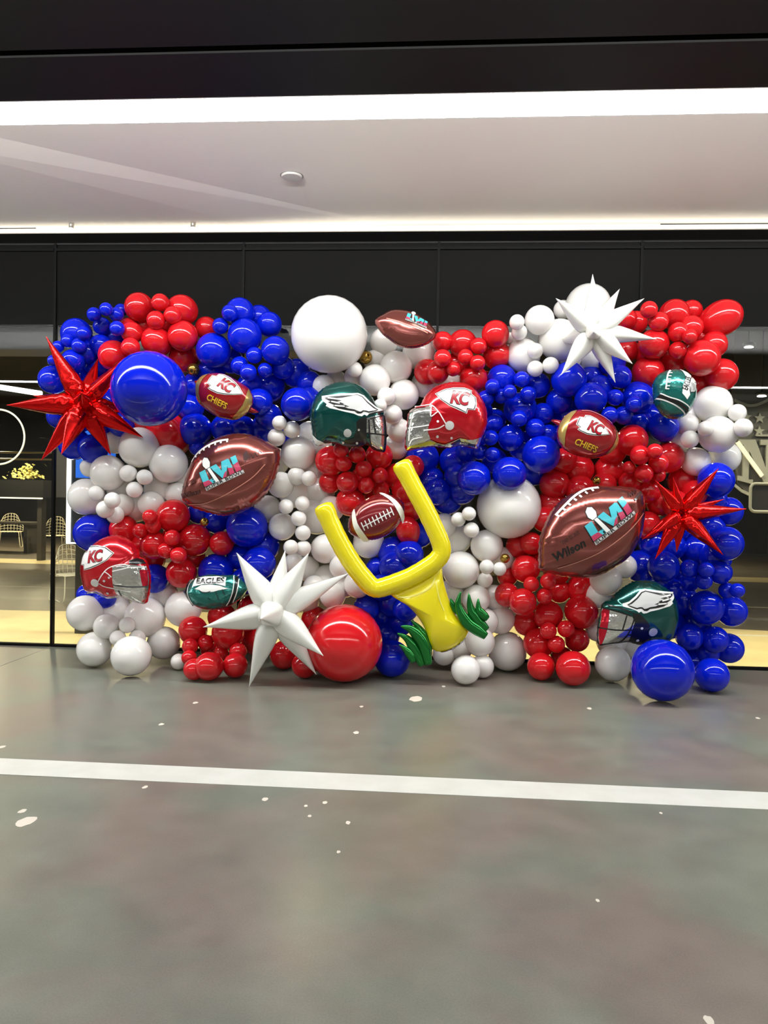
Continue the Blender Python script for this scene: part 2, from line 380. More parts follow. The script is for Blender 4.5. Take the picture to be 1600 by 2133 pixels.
CL['blue_mid_l'] = ('blue', 'dark blue group above the left brown football', [
    (407, 895, 32, 0), (470, 893, 28, 0), (508, 893, 24, 0), (550, 895, 27, 0), (410, 932, 15, 0), (600, 905, 22, 0)])
CL['giant_white'] = ('white', 'at the top, beside the brown football', [(686, 697, 80, 4)])
CL['white_top'] = ('white', 'white cluster between the two upper helmets', [
    (800, 712, 27, 0), (872, 736, 31, 0), (825, 765, 33, 1), (781, 792, 32, 1), (675, 805, 22, 0), (737, 785, 20, 1), (841, 822, 31, 1), (885, 800, 26, 0), (940, 806, 26, 0),
    (815, 880, 24, 0), (832, 897, 23, 0), (826, 930, 25, 0), (700, 795, 22, 0), (739, 770, 16), (805, 826, 19), (818, 863, 20, 2), (792, 845, 14)])
CL['red_top'] = ('red', 'red cluster right of the topmost brown football', [
    (890, 775, 25, 0), (912, 775, 22, 0), (1010, 800, 25, 0), (995, 815, 26, 0), (922, 712, 21, 1), (964, 716, 29, 1), (1032, 696, 28, 1), (1035, 740, 29, 1), (986, 790, 29, 1), (950, 760, 24, 0),
    (997, 721, 17), (922, 746, 18), (970, 744, 16.5), (995, 756, 16), (944, 769, 15)])
CL['white_tr'] = ('white', 'white cluster under the upper white starburst', [
    (1190, 745, 22, 0), (1225, 638, 45, 1), (1173, 645, 18, 0), (1124, 667, 30, 1), (1165, 708, 42, 1), (1090, 740, 35, 1), (1236, 747, 27, 0), (1205, 700, 30, 0),
    (1077, 671, 15.5), (1082, 692, 16), (1062, 705, 12.5, 1), (1115, 731, 16), (1115, 768, 16.5), (1147, 761, 17)])
CL['red_tr'] = ('red', 'red cluster in the upper right corner', [
    (1400, 755, 26, 0), (1305, 665, 20, 0), (1325, 672, 22, 0), (1307, 730, 22, 0), (1350, 740, 24, 0), (1440, 648, 21, 0), (1405, 655, 31, 1), (1440, 682, 24, 1), (1487, 718, 27, 1), (1457, 800, 22, 0),
    (1503, 663, 36, 1), (1362, 717, 31, 2), (1462, 746, 37, 2), (1350, 777, 33, 1), (1503, 781, 33, 1), (1455, 705, 25, 0),
    (1352, 645, 17.5), (1372, 670, 20), (1412, 692, 20), (1437, 701, 15), (1412, 730, 18)])
CL['white_r'] = ('white', 'white column below the teal football', [
    (1437, 868, 22, 0), (1432, 884, 21, 0), (1485, 842, 38, 1), (1495, 905, 38, 2), (1450, 962, 29, 1), (1509, 952, 30, 0),
    (1536, 860, 18), (1548, 891, 19), (1470, 893, 16), (1437, 915, 18)])
CL['blue_mr'] = ('blue', 'blue cluster right of the upper red helmet', [
    (1030, 875, 22, 0), (1112, 985, 25, 0), (1140, 905, 20, 0), (1045, 790, 30, 1), (1120, 803, 26, 1), (1084, 852, 34, 1), (1131, 862, 22, 1), (1064, 912, 27, 1), (1115, 892, 20, 2), (1090, 930, 28, 0),
    (1127, 947, 39, 2), (1061, 987, 35, 2), (987, 996, 35, 2), (1030, 960, 24, 0),
    (1087, 790, 16.5), (1026, 805, 15.5), (1062, 816, 14.5), (1044, 825, 15), (1012, 830, 17), (1100, 822, 17), (1081, 872, 17), (1030, 882, 18, 1), (1022, 912, 16), (1026, 947, 15.5), (1000, 942, 16, 1)])
CL['blue_tr'] = ('blue', 'blue cluster below the upper white starburst', [
    (1232, 785, 22, 0), (1165, 835, 25, 0), (1180, 862, 28, 0), (1355, 868, 25, 0), (1330, 880, 25, 0), (1185, 790, 36, 1), (1291, 785, 24, 1), (1250, 808, 26, 1), (1231, 830, 33, 2), (1328, 828, 33, 1),
    (1382, 890, 31, 1), (1281, 828, 17), (1321, 842, 17), (1270, 865, 18), (1299, 865, 19)])
CL['red_r'] = ('red', 'red cluster right of the right gold-striped football', [
    (1312, 1005, 23, 1), (1317, 917, 32, 1), (1392, 953, 32, 1), (1422, 1002, 28, 0), (1350, 1022, 25, 0), (1375, 1045, 28, 0), (1270, 980, 28, 0), (1355, 985, 25, 0),
    (1333, 948, 20), (1364, 940, 16), (1372, 965, 20), (1311, 974, 13.5), (1341, 986, 19.5), (1372, 990, 14, 2)])
CL['red_r_dark'] = ('red', 'dark red group above the right brown football', [
    (1205, 978, 30, 0), (1155, 1008, 29, 0), (1207, 1020, 28, 0), (1150, 1052, 30, 0), (1175, 960, 25, 0), (1135, 1082, 25, 0), (1258, 1010, 24, 0)])
CL['white_mid'] = ('white', 'white column right of the left brown football', [
    (645, 905, 25, 0), (668, 1022, 28, 0), (690, 1060, 25, 0), (585, 1010, 25, 0), (558, 1060, 26, 0), (618, 992, 19, 1), (622, 944, 35.5, 1), (615, 1022, 33, 0), (588, 1097, 28, 1), (660, 1075, 35, 0), (678, 1143, 30, 1),
    (582, 881, 15), (608, 895, 17.5), (576, 911, 18.5), (644, 997, 16), (596, 1055, 15.5), (630, 1049, 15.5), (622, 1080, 16), (631, 1110, 16), (606, 1140, 15.5), (632, 1142, 16)])
CL['white_star'] = ('white', 'white group between lower starburst and goalpost', [
    (612, 1172, 20, 1), (640, 1184, 24, 0), (683, 1208, 30, 0), (720, 1215, 27, 0), (693, 1240, 25, 0), (655, 1222, 22, 0)])
CL['white_goal'] = ('white', 'directly below the football inside the goalpost', [(768, 1130, 30, 0)])
CL['red_mid'] = ('red', 'red cluster below the left green helmet', [
    (688, 960, 31, 1), (790, 950, 28, 1), (724, 1005, 23, 2), (688, 1004, 22, 0), (730, 1045, 30, 1), (755, 1000, 25, 0), (785, 1028, 25, 0),
    (710, 937, 16), (744, 947, 18), (716, 966, 16.5), (757.5, 977, 17.5), (762, 1011, 17), (792, 990, 16), (794, 1020, 17, 1)])
CL['red_goal'] = ('red', 'dark red group behind the goalpost arm', [(860, 972, 22, 0), (855, 1055, 28, 0), (850, 1105, 23, 0)])
CL['blue_goal_top'] = ('blue', 'dark blue group under the upper red helmet', [
    (880, 955, 32, 0), (945, 960, 28, 0), (897, 1002, 28, 0), (912, 1024, 26, 0), (932, 1042, 28, 0), (962, 1022, 27, 0), (950, 990, 22, 0)])
CL['blue_goal'] = ('blue', 'dark blue group inside the goalpost fork', [
    (819, 1150, 30, 0), (875, 1115, 24, 0), (852, 1155, 28, 0), (820, 1180, 28, 0), (785, 1182, 20, 0)])
CL['blue_low'] = ('blue', 'dark blue group between red giant and goalpost', [
    (790, 1278, 28, 0), (835, 1297, 25, 0), (815, 1255, 28, 0), (765, 1265, 26, 0), (845, 1268, 25, 0), (803, 1322, 28, 0), (817, 1372, 37, 1)])
CL['giant_red'] = ('red', 'touched by the lower white starburst', [(717, 1339, 79, 2)])
CL['red_star'] = ('red', 'dark red group behind the lower white starburst', [
    (592, 1364, 27, 0), (532, 1335, 27, 0), (635, 1385, 25, 0), (655, 1290, 25, 0), (462, 1285, 27, 0), (560, 1310, 25, 0)])
CL['red_bl'] = ('red', 'red cluster below the lower teal football', [
    (402, 1313, 29, 1), (475, 1318, 33, 1), (435, 1388, 29, 2), (490, 1386, 25, 1), (405, 1394, 22, 1), (445, 1350, 25, 0),
    (396, 1346, 16.5), (429, 1339, 16.5), (460, 1360, 16), (496, 1357, 18), (394, 1370, 15.5)])
CL['white_bl'] = ('white', 'white cluster in the lower left corner', [
    (340, 1240, 28, 0), (177, 1277, 36, 1), (235, 1275, 36, 0), (303, 1285, 41, 1), (382, 1268, 37, 1), (222, 1305, 26, 2), (197, 1352, 35, 1), (273, 1366, 40, 1), (341, 1339, 33, 1), (372, 1378, 16, 1),
    (265, 1302, 16.5), (245, 1329, 16), (286, 1329, 17)])
CL['blue_helmet'] = ('blue', 'beside the left red helmet', [(193, 1110, 38, 1), (322, 1205, 28, 0), (182, 1238, 20, 0), (220, 1246, 20, 0)])
CL['blue_ml'] = ('blue', 'blue cluster under the left brown football', [
    (415, 1068, 22, 0), (480, 1132, 26, 0), (515, 1097, 42, 1), (452, 1085, 25, 0), (550, 1138, 30, 0), (540, 1174, 34, 1), (450, 1190, 36, 1), (500, 1160, 26, 0)])
CL['red_ml'] = ('red', 'red cluster right of the left red helmet', [
    (317, 1165, 25, 0), (400, 1160, 25, 0), (361, 1075, 34, 1), (258, 1103, 29, 1), (406, 1125, 33, 1), (322, 1135, 29, 1), (462, 1132, 25, 1), (378, 1193, 31, 1), (300, 1135, 24, 0), (365, 1120, 25, 0),
    (312, 1076, 15), (319, 1095, 16.5), (292, 1106, 15.5), (359, 1120, 16.5), (346, 1147, 17), (372, 1157, 17)])
CL['white_l'] = ('white', 'white cluster below the left red starburst', [
    (255, 1052, 22, 0), (315, 1050, 25, 0), (250, 1017, 25, 0), (240, 920, 23, 0), (290, 932, 41, 1), (351, 966, 39, 1), (225, 985, 36, 1), (187, 974, 18, 0), (180, 1035, 37, 1), (335, 1022, 32, 0), (285, 1057, 28, 0), (240, 1072, 18, 1), (370, 1030, 24, 0),
    (267, 986, 17.5), (301, 994, 16), (200, 1027, 15.5), (280, 1020, 16.5), (234, 1042, 16.5), (219, 1061, 18)])
CL['giant_white_r'] = ('white', 'left of the right brown football', [(1060, 1055, 65, 1)])
CL['white_rc'] = ('white', 'white cluster right of the yellow goalpost', [
    (1030, 1245, 25, 0), (945, 1232, 26, 0), (925, 1362, 22, 0), (950, 1122, 30, 0), (1014, 1137, 33, 1), (960, 1187, 38, 1), (992, 1247, 29, 1), (1042, 1290, 28, 0), (1000, 1337, 30, 1), (1057, 1357, 39, 1), (970, 1395, 30, 2), (1005, 1388, 22, 0), (1010, 1295, 26, 0),
    (977, 1070, 14.5), (955, 1082, 15), (982, 1104, 16), (1014, 1181, 15), (1041, 1185, 14), (1010, 1208, 16, 1)])
CL['red_rb'] = ('red', 'red column below the right brown football', [
    (1057, 1200, 20, 0), (1210, 1228, 28, 0), (1243, 1188, 36, 0), (1170, 1370, 22, 0), (1107, 1132, 22, 0), (1080, 1138, 24, 0), (1095, 1185, 29, 1), (1056, 1239, 25, 1), (1089, 1254, 28, 2), (1165, 1232, 22, 0), (1142, 1282, 30, 1), (1211, 1275, 34, 1), (1097, 1297, 25, 0), (1122, 1340, 31, 1), (1202, 1332, 25, 1), (1127, 1388, 28, 1), (1194, 1392, 35, 1), (1160, 1190, 26, 0),
    (1107, 1217, 16), (1142, 1211, 16.5), (1134, 1242, 16.5), (1142, 1314, 17.5), (1179, 1310, 17.5), (1159, 1342, 17.5)])
CL['white_rh'] = ('white', 'white group left of the lower green helmet', [
    (1262, 1208, 30, 0), (1277, 1382, 36, 1), (1275, 1335, 30, 0), (1248, 1240, 25, 0), (1300, 1180, 24, 0)])
CL['giant_blue_r'] = ('blue', 'on the floor below the lower green helmet', [(1380, 1396, 62, 3)])
CL['blue_br'] = ('blue', 'blue cluster in the lower right corner', [
    (1400, 1228, 22, 0), (1335, 1180, 32, 0), (1425, 1252, 28, 0), (1445, 1378, 28, 0), (1450, 1300, 28, 0), (1382, 1180, 32, 1), (1483, 1406, 34, 1), (1518, 1350, 28, 0), (1489, 1332, 27, 1), (1436, 1326, 28, 1), (1472, 1265, 35, 2), (1524, 1273, 31, 1), (1500, 1192, 24, 1),
    (1514, 1230, 16.5), (1536, 1230, 15), (1466, 1210, 17.5), (1436, 1185, 19), (1471, 1187, 16)])
CL['blue_r'] = ('blue', 'blue column behind the right red starburst', [
    (1465, 978, 20, 0), (1487, 1042, 25, 0), (1480, 1100, 28, 0), (1490, 1162, 30, 0), (1445, 1147, 32, 0), (1492, 1000, 36, 1), (1518, 1065, 27, 0), (1512, 1132, 35, 1)])

# more of the deep row, glimpsed in the gaps
for _k, _l in {
        'red_star': [(524, 1268, 26, 0), (598, 1300, 26, 0), (571, 1338, 25, 0)],
        'blue_r': [(1408, 1100, 28, 0), (1443, 1058, 26, 0), (1401, 1139, 25, 0)],
        'red_r': [(1348, 1094, 27, 0), (1408, 1050, 26, 0), (1275, 940, 27, 0), (1447, 1026, 24, 0)],
        'white_rc': [(960, 1292, 26, 0), (930, 1326, 24, 0), (960, 1351, 22, 0), (1045, 1165, 24, 0), (925, 1095, 24, 0)],
        'blue_low': [(797, 1224, 26, 0)],
        'blue_tl': [(195, 807, 26, 0), (161, 787, 25, 0), (148, 835, 25, 0), (181, 735, 22, 0), (237, 702, 22, 0)],
        'white_star': [(595, 1211, 26, 0), (640, 1250, 24, 0), (745, 1217, 26, 0), (712, 1180, 24, 0)],
        'red_tr': [(1312, 700, 24, 0)],
        'blue_ml': [(548, 1220, 28, 0), (510, 1210, 26, 0)],
        'blue_br': [(1362, 1133, 28, 0), (1397, 1300, 28, 0), (1430, 1210, 24, 0), (1475, 1359, 22, 0), (1362, 1212, 26, 0)],
        'blue_goal_top': [(975, 938, 24, 0)],
        'white_mid': [(573, 962, 27, 0), (654, 979, 24, 0), (668, 930, 22, 0)],
        'red_goal': [(826, 993, 26, 0), (842, 1022, 24, 0)],
        'blue_top': [(405, 803, 24, 0), (397, 848, 26, 0), (540, 838, 26, 0), (648, 832, 24, 0), (521, 802, 24, 0), (590, 766, 22, 0), (481, 752, 24, 0)],
        'blue_goal': [(836, 1200, 26, 0)],
        'blue_behind_star': [(216, 837, 28, 0), (253, 882, 26, 0)],
        'blue_mr': [(995, 904, 25, 0), (1003, 858, 22, 0), (1160, 912, 24, 0)],
        'white_top': [(781, 753, 22, 0)],
        'blue_tr': [(1275, 755, 26, 0)],
        'white_rh': [(1318, 1347, 24, 0), (1245, 1310, 24, 0)],
        'red_rb': [(1132, 1161, 25, 0)],
        'white_l': [(388, 1000, 22, 0)],
        'red_bl': [(505, 1292, 24, 0)],
        'white_r': [(1415, 919, 22, 0)],
        'red_tl': [(300, 679, 22, 0), (347, 676, 20.5, 0)],
        }.items(): CL[_k][2].extend(_l)
HIDDEN = {(131, 805), (148, 835), (330, 748), (995, 815), (1205, 700), (1312, 700), (1355, 985), (595, 1211), (836, 1200), (560, 1310), (598, 1300), (571, 1338), (480, 1132), (930, 1326), (1465, 978), (1443, 1058)}
# foil pieces stand in front of the deep rows: (x, y, radius) areas that push layers 0 and 1 back
FOIL_ZONES = [(467, 825, 50), (842, 685, 45), (727, 867, 66), (932, 868, 66), (1404, 821, 42), (1220, 902, 52), (481, 988, 85), (1233, 1108, 95), (783, 1076, 48), (244, 1185, 62), (1327, 1276, 66), (450, 1232, 46),
              (1420, 1072, 40), (177, 840, 45), (572, 1275, 40), (1236, 690, 35), (830, 1180, 40), (910, 1290, 50), (690, 1110, 40), (890, 1050, 40)]

def balloon_mesh():
    prof = []; nphi = 18
    for i in range(nphi+1):
        ph = math.pi*i/nphi
        r = math.sin(ph); z = math.cos(ph)
        if z < 0: z *= 1.14; r *= (1+.02*math.sin(2*ph))
        prof.append([r, z])
    prof = prof[1:-1]
    prof = [[.0005, 1.0], [.09, .996]]+prof[:-1]+[[.085, -1.15], [.055, -1.2], [.05, -1.25], [.085, -1.27], [.08, -1.29], [.03, -1.29]]
    V, Fc = lathe(prof, 28)
    me = bpy.data.meshes.new('latex_balloon'); me.from_pydata(V, [], Fc); me.update()
    me.polygons.foreach_set('use_smooth', [True]*len(me.polygons)); me.materials.append(M_RED)
    bm = bmesh.new(); bm.from_mesh(me); bmesh.ops.recalc_face_normals(bm, faces=bm.faces); bm.to_mesh(me); bm.free()
    return me
BME = balloon_mesh()
items = []
for key, (colr, phrase, lst) in CL.items():
    for e in lst:
        if e[:2] in HIDDEN: continue
        x, y, r = e[:3]; lay = e[3] if len(e) > 3 else (3 if r < 20.5 else 1)
        items.append(dict(k=key, c=colr, ph=phrase, x=x, y=y, r=r, lay=lay, solo=len(lst) == 1))
YBACK = -.36
LAYMIN = {0: -.44, 1: -.56, 2: -.66, 3: -.72, 4: -.78}
LAYK = {0: .72, 1: .82, 2: .86, 3: .91, 4: .92}
RS = {0: 1.1, 1: 1.03, 2: 1.02, 3: 1.02, 4: 1.0}
placed = []
for it in sorted(items, key=lambda q: (q['lay'], -q['r'])):
    Y = {(311, 810): -1.12}.get((it['x'], it['y']), LAYMIN[it['lay']])
    lim = {0: -.68, 1: -.94, 2: -1.06, 3: -1.2, 4: -1.3}[it['lay']]
    while True:
        p = P(it['x'], it['y'], Y); rw = it['r']*depth(p)/F*RS[it['lay']]
        hit = p.z-rw < .004 or Y+rw > YBACK+.10
        if not hit and Y > lim:
            for q in placed:
                if (q['p']-p).length < LAYK[it['lay']]*(q['rw']+rw): hit = True; break
        if not hit: break
        Y -= .01
        if Y < -1.5: break
    if it['lay'] <= 1:
        for zx, zy, zr in FOIL_ZONES:
            if math.hypot(it['x']-zx, it['y']-zy) < zr and Y-rw < -.70:
                Y2 = -.70+rw
                p2 = P(it['x'], it['y'], Y2); r2 = it['r']*depth(p2)/F*RS[it['lay']]
                if p2.z-r2 > .003: Y, p, rw = Y2, p2, r2
    if it['y']+it['r'] > 1392:             # the lowest ones stand on the floor
        Y3 = Y
        while p.z-rw > .006 and Y3 < Y+.3:
            Y3 += .005; p = P(it['x'], it['y'], Y3); rw = it['r']*depth(p)/F*RS[it['lay']]
    it['p'], it['rw'] = p, rw; placed.append(it)

# ---- labels that single each balloon out
def size_word(r): return 'giant' if r > 55 else 'large' if r > 26.4 else 'medium' if r > 20.4 else 'small'
ORD = ['', 'second', 'third', 'fourth', 'fifth', 'sixth', 'seventh', 'eighth', 'ninth', 'tenth', 'eleventh']
def rank_words(vals, i, ends, axis_word):
    s = sorted(range(len(vals)), key=lambda j: vals[j]); k = s.index(i); nn = len(vals)
    if k == 0: return ends[0]
    if k == nn-1: return ends[1]
    if k < nn/2: return f'{ORD[k]} {axis_word[0]}'
    return f'{ORD[nn-1-k]} {axis_word[1]}'
buckets = {}
for it in items: buckets.setdefault((it['k'], size_word(it['r'])), []).append(it)
for (k, sw), L_ in buckets.items():
    xs = [q['x'] for q in L_]; ys = [q['y'] for q in L_]
    gap = lambda v: min([b-a for a, b in zip(sorted(v), sorted(v)[1:])] or [0])
    for i, q in enumerate(L_):
        ph = q['ph']; c = q['c']
        if q['solo']: lab = f'{sw} {c} latex balloon {ph}'
        else:
            inn = f'in the {ph}' if (' cluster' in ph or ' group' in ph or ' column' in ph) else ph
            if len(L_) == 1: lab = f'only {sw} {c} balloon {inn}'
            elif gap(ys) >= gap(xs): lab = f'{sw} {c} balloon, {rank_words(ys, i, ("topmost", "lowest"), ("highest", "lowest"))}, {inn}'
            else: lab = f'{sw} {c} balloon, {rank_words(xs, i, ("leftmost", "rightmost"), ("from left", "from right"))}, {inn}'
        assert len(lab.split()) <= 16, lab
        q['label'] = lab
LM = {'red': M_RED, 'blue': M_BLUE, 'white': M_WHITE}
SPECIAL = {(1503, 663): (.82, .42, .45, 1.18), (850, 1105): (-.2, .8, .35, 1.2), (475, 1318): (0, 0, 1, 1), (352, 905): (-.5, .3, .8, 1.1)}   # axis to the front (right, up, out), stretch
for it in items:
    o = bpy.data.objects.new(it['c']+'_latex_balloon', BME); COL.objects.link(o)
    o.material_slots[0].link = 'OBJECT'; o.material_slots[0].material = LM[it['c']]
    sp = SPECIAL.get((it['x'], it['y']))
    if sp: ax = (rt*sp[0]+up*sp[1]-fw*sp[2]).normalized(); st = sp[3]
    else:
        ax = Vector((random.gauss(0, .16), -1, random.gauss(0, .16))).normalized(); st = random.uniform(.98, 1.06)
    o.rotation_euler = ax.to_track_quat('Z', 'Y').to_euler()
    r = it['rw']; o.location = it['p']; o.scale = (r, r, r*st)
    it['o'] = o
    tag(o, it['label'], 'balloon')
    if not it['solo']: tag(o, group=f'{it["c"]} latex balloons of the {it["ph"]}' if it['c'] not in it['ph'] else f'latex balloons of the {it["ph"]}')

# ================================================================== FOIL BALLOONS
class Foil:
    """a two-sheet foil balloon: outline in crop pixels (origin x0, y0, zoom s) blown up about a centre"""
    def __init__(self, name, label, cat, x0, y0, s, outline, centre, Y, thick, material, tilt=None, p=2.3, q=.62, wr=(.05, 46), part='body', smooth=True, parent=None, group=None):
        self.x0, self.y0, self.s = x0, y0, s
        cx, cy = x0+centre[0]/s, y0+centre[1]/s
        self.cx, self.cy = cx, cy
        if parent is None:
            loc = P(cx, cy, Y); self.k = depth(loc)/F
            R4 = CROT.to_4x4()
            if tilt: R4 = R4 @ Matrix.Rotation(tilt[1], 4, 'Y') @ Matrix.Rotation(tilt[0], 4, 'X')
            self.e = empty(name, Matrix.Translation(loc) @ R4); tag(self.e, label, cat, group); self.off = Vector((0, 0, 0))
        else:
            self.e = parent.e; self.k = parent.k; self.off = Vector(((cx-parent.cx)*self.k, -(cy-parent.cy)*self.k, Y))
        pts = [self.loc(*q_) for q_ in outline]
        if smooth: pts = [Vector((v.x, v.y, 0)) for v in smooth_path([(v.x, v.y, 0) for v in pts], 5, closed=True)]
        self.pts = pts; self.T = thick*self.k; self.pw, self.q = p, q; self.wr = wr
        n = 192; self.n = n
        self.rb = [self._cast(2*math.pi*i/n) for i in range(n)]
        rings = [0.0, .12, .25, .37, .48, .58, .67, .75, .82, .88, .925, .96, .985, 1.0]
        V = []; Fc = []
        for side in (1, -1):
            base = len(V); V.append((0, 0, side*self.T))
            for s_ in rings[1:]:
                for j in range(n):
                    r = self.rb[j]*s_*(1-.012*(s_ > .97)*(j % 4 < 2)); q_ = 2*math.pi*j/n
                    x, y = r*math.cos(q_), r*math.sin(q_)
                    V.append((x, y, side*self.h(x, y) if s_ < .999 else 0))
            for j in range(n):
                a, b = base+1+j, base+1+(j+1) % n
                Fc.append((base, a, b) if side > 0 else (base, b, a))
            for i in range(len(rings)-2):
                for j in range(n):
                    a = base+1+i*n+j; b = base+1+i*n+(j+1) % n; c = a+n; d = b+n
                    Fc.append((a, c, d, b) if side > 0 else (b, d, c, a))
        V = [Vector(v)+self.off for v in V]
        self.body = mesh_obj(part, V, Fc, material, self.e)
    def loc(self, zx, zy):
        return Vector(((self.x0+zx/self.s-self.cx)*self.k, -(self.y0+zy/self.s-self.cy)*self.k))
    def _cast(self, q):
        d = Vector((math.cos(q), math.sin(q))); best = 0
        for a, b in zip(self.pts, self.pts[1:]+self.pts[:1]):
            ax, ay, bx, by = a[0], a[1], b[0]-a[0], b[1]-a[1]
            den = d.x*by-d.y*bx
            if abs(den) < 1e-12: continue
            t = (ax*by-ay*bx)/den; u = (ax*d.y-ay*d.x)/den
            if -1e-6 <= u <= 1+1e-6 and t > best: best = t
        return best
    def h(self, x, y):
        q = math.atan2(y, x) % (2*math.pi); f_ = q/(2*math.pi)*self.n; i = int(f_) % self.n; t = f_-int(f_)
        rb = self.rb[i]*(1-t)+self.rb[(i+1) % self.n]*t
        s = min(1.0, math.hypot(x, y)/max(rb, 1e-6))
        base = self.T*max(0.0, 1-s**self.pw)**self.q
        return base*(1+self.wr[0]*.8*math.sin(self.wr[1]*q+4*math.sin(3*q)+2*math.sin(7*q+1))*(.55+.45*math.sin(4*q+.7))*s**9)
    def frac(self, x, y):
        i = int((math.atan2(y, x) % (2*math.pi))/(2*math.pi)*self.n) % self.n
        return min(1.0, math.hypot(x, y)/max(self.rb[i], 1e-6))
    def _project(self, bm, eps):
        L_ = 5*self.k
        for _ in range(7):
            es = [e for e in bm.edges if e.calc_length() > L_]
            if not es: break
            bmesh.ops.subdivide_edges(bm, edges=es, cuts=1)
            bmesh.ops.triangulate(bm, faces=bm.faces)
        for v in bm.verts: v.co.z = self.h(v.co.x, v.co.y)+eps*self.k*(1+3*self.frac(v.co.x, v.co.y)**4)
        for v in bm.verts: v.co += self.off
        for f_ in bm.faces:
            f_.smooth = True
            f_.normal_update()
            if f_.normal.z < 0: f_.normal_flip()
    def _finish(self, name, bm, m, parent=None):
        me = bpy.data.meshes.new(name); bm.to_mesh(me); bm.free(); me.materials.append(m)
        o = bpy.data.objects.new(name, me); COL.objects.link(o); o.parent = parent or self.e
        return o
    def poly(self, name, polys, m, eps=.6, parent=None, smooth=0):
        if len(polys) > 1: return [self.poly(name, [q], m, eps, parent, smooth) for q in polys][0]
        bm = bmesh.new()
        for pl in polys:
            pts = [self.loc(*q) for q in pl]
            if smooth: pts = [Vector((v.x, v.y)) for v in smooth_path([(v.x, v.y, 0) for v in pts], smooth, closed=True)]
            vs = [bm.verts.new((v.x, v.y, 0)) for v in pts]
            for t in tessellate_polygon([[Vector((v.x, v.y, 0)) for v in pts]]):
                try: bm.faces.new([vs[i] for i in t])
                except ValueError: pass
        self._project(bm, eps)
        return self._finish(name, bm, m, parent)
    def lines(self, name, paths, wd, m, eps=.8, parent=None, smooth=True):
        if len(paths) > 1: return [self.lines(name, [q], wd, m, eps, parent, smooth) for q in paths][0]
        bm = bmesh.new()
        for pth in paths:
            pts = [self.loc(*q) for q in pth]
            if smooth and len(pts) > 2: pts = [Vector((v.x, v.y)) for v in smooth_path([(v.x, v.y, 0) for v in pts], 4)]
            w_ = wd/self.s*self.k/2; prev = None
            for i, p_ in enumerate(pts):
                t = (pts[min(i+1, len(pts)-1)]-pts[max(i-1, 0)]).normalized(); nn = Vector((-t.y, t.x))*w_
                a, b = bm.verts.new((p_.x+nn.x, p_.y+nn.y, 0)), bm.verts.new((p_.x-nn.x, p_.y-nn.y, 0))
                if prev: bm.faces.new((prev[0], prev[1], b, a))
                prev = (a, b)
        self._project(bm, eps)
        return self._finish(name, bm, m, parent)
    def circle(self, name, cs, m, eps=.9, parent=None):
        return self.poly(name, [[(x+r*math.cos(2*math.pi*i/16), y+r*math.sin(2*math.pi*i/16)) for i in range(16)] for x, y, r in cs], m, eps, parent)
    def text(self, name, body, at, size, ang, m, eps=1.0, sx=1.0, shear=0.0, bold=0.0, parent=None, spacing=1.0):
        """letters printed on the foil: centre, cap height and angle in crop pixels"""
        cu = bpy.data.curves.new(name, 'FONT'); cu.body = body; cu.align_x = 'CENTER'; cu.align_y = 'CENTER'; cu.size = 1.4; cu.shear = shear; cu.offset = bold; cu.resolution_u = 3
        cu.space_character = spacing
        to = bpy.data.objects.new(name, cu); COL.objects.link(to)
        me = to.to_mesh(); bm = bmesh.new(); bm.from_mesh(me); to.to_mesh_clear(); bpy.data.objects.remove(to); bpy.data.curves.remove(cu)
        c = self.loc(*at); k = size/self.s*self.k; ca, sa = math.cos(math.radians(ang)), math.sin(math.radians(ang))
        for v in bm.verts:
            x, y = v.co.x*k*sx, v.co.y*k
            v.co = Vector((c.x+x*ca-y*sa, c.y+x*sa+y*ca, 0))
        bmesh.ops.triangulate(bm, faces=bm.faces)
        self._project(bm, eps)
        return self._finish(name, bm, m, parent)
def grow(poly, d):
    cx = sum(q[0] for q in poly)/len(poly); cy = sum(q[1] for q in poly)/len(poly)
    out = []
    for x, y in poly:
        L_ = math.hypot(x-cx, y-cy); out.append((x+(x-cx)/L_*d, y+(y-cy)/L_*d))
    return out

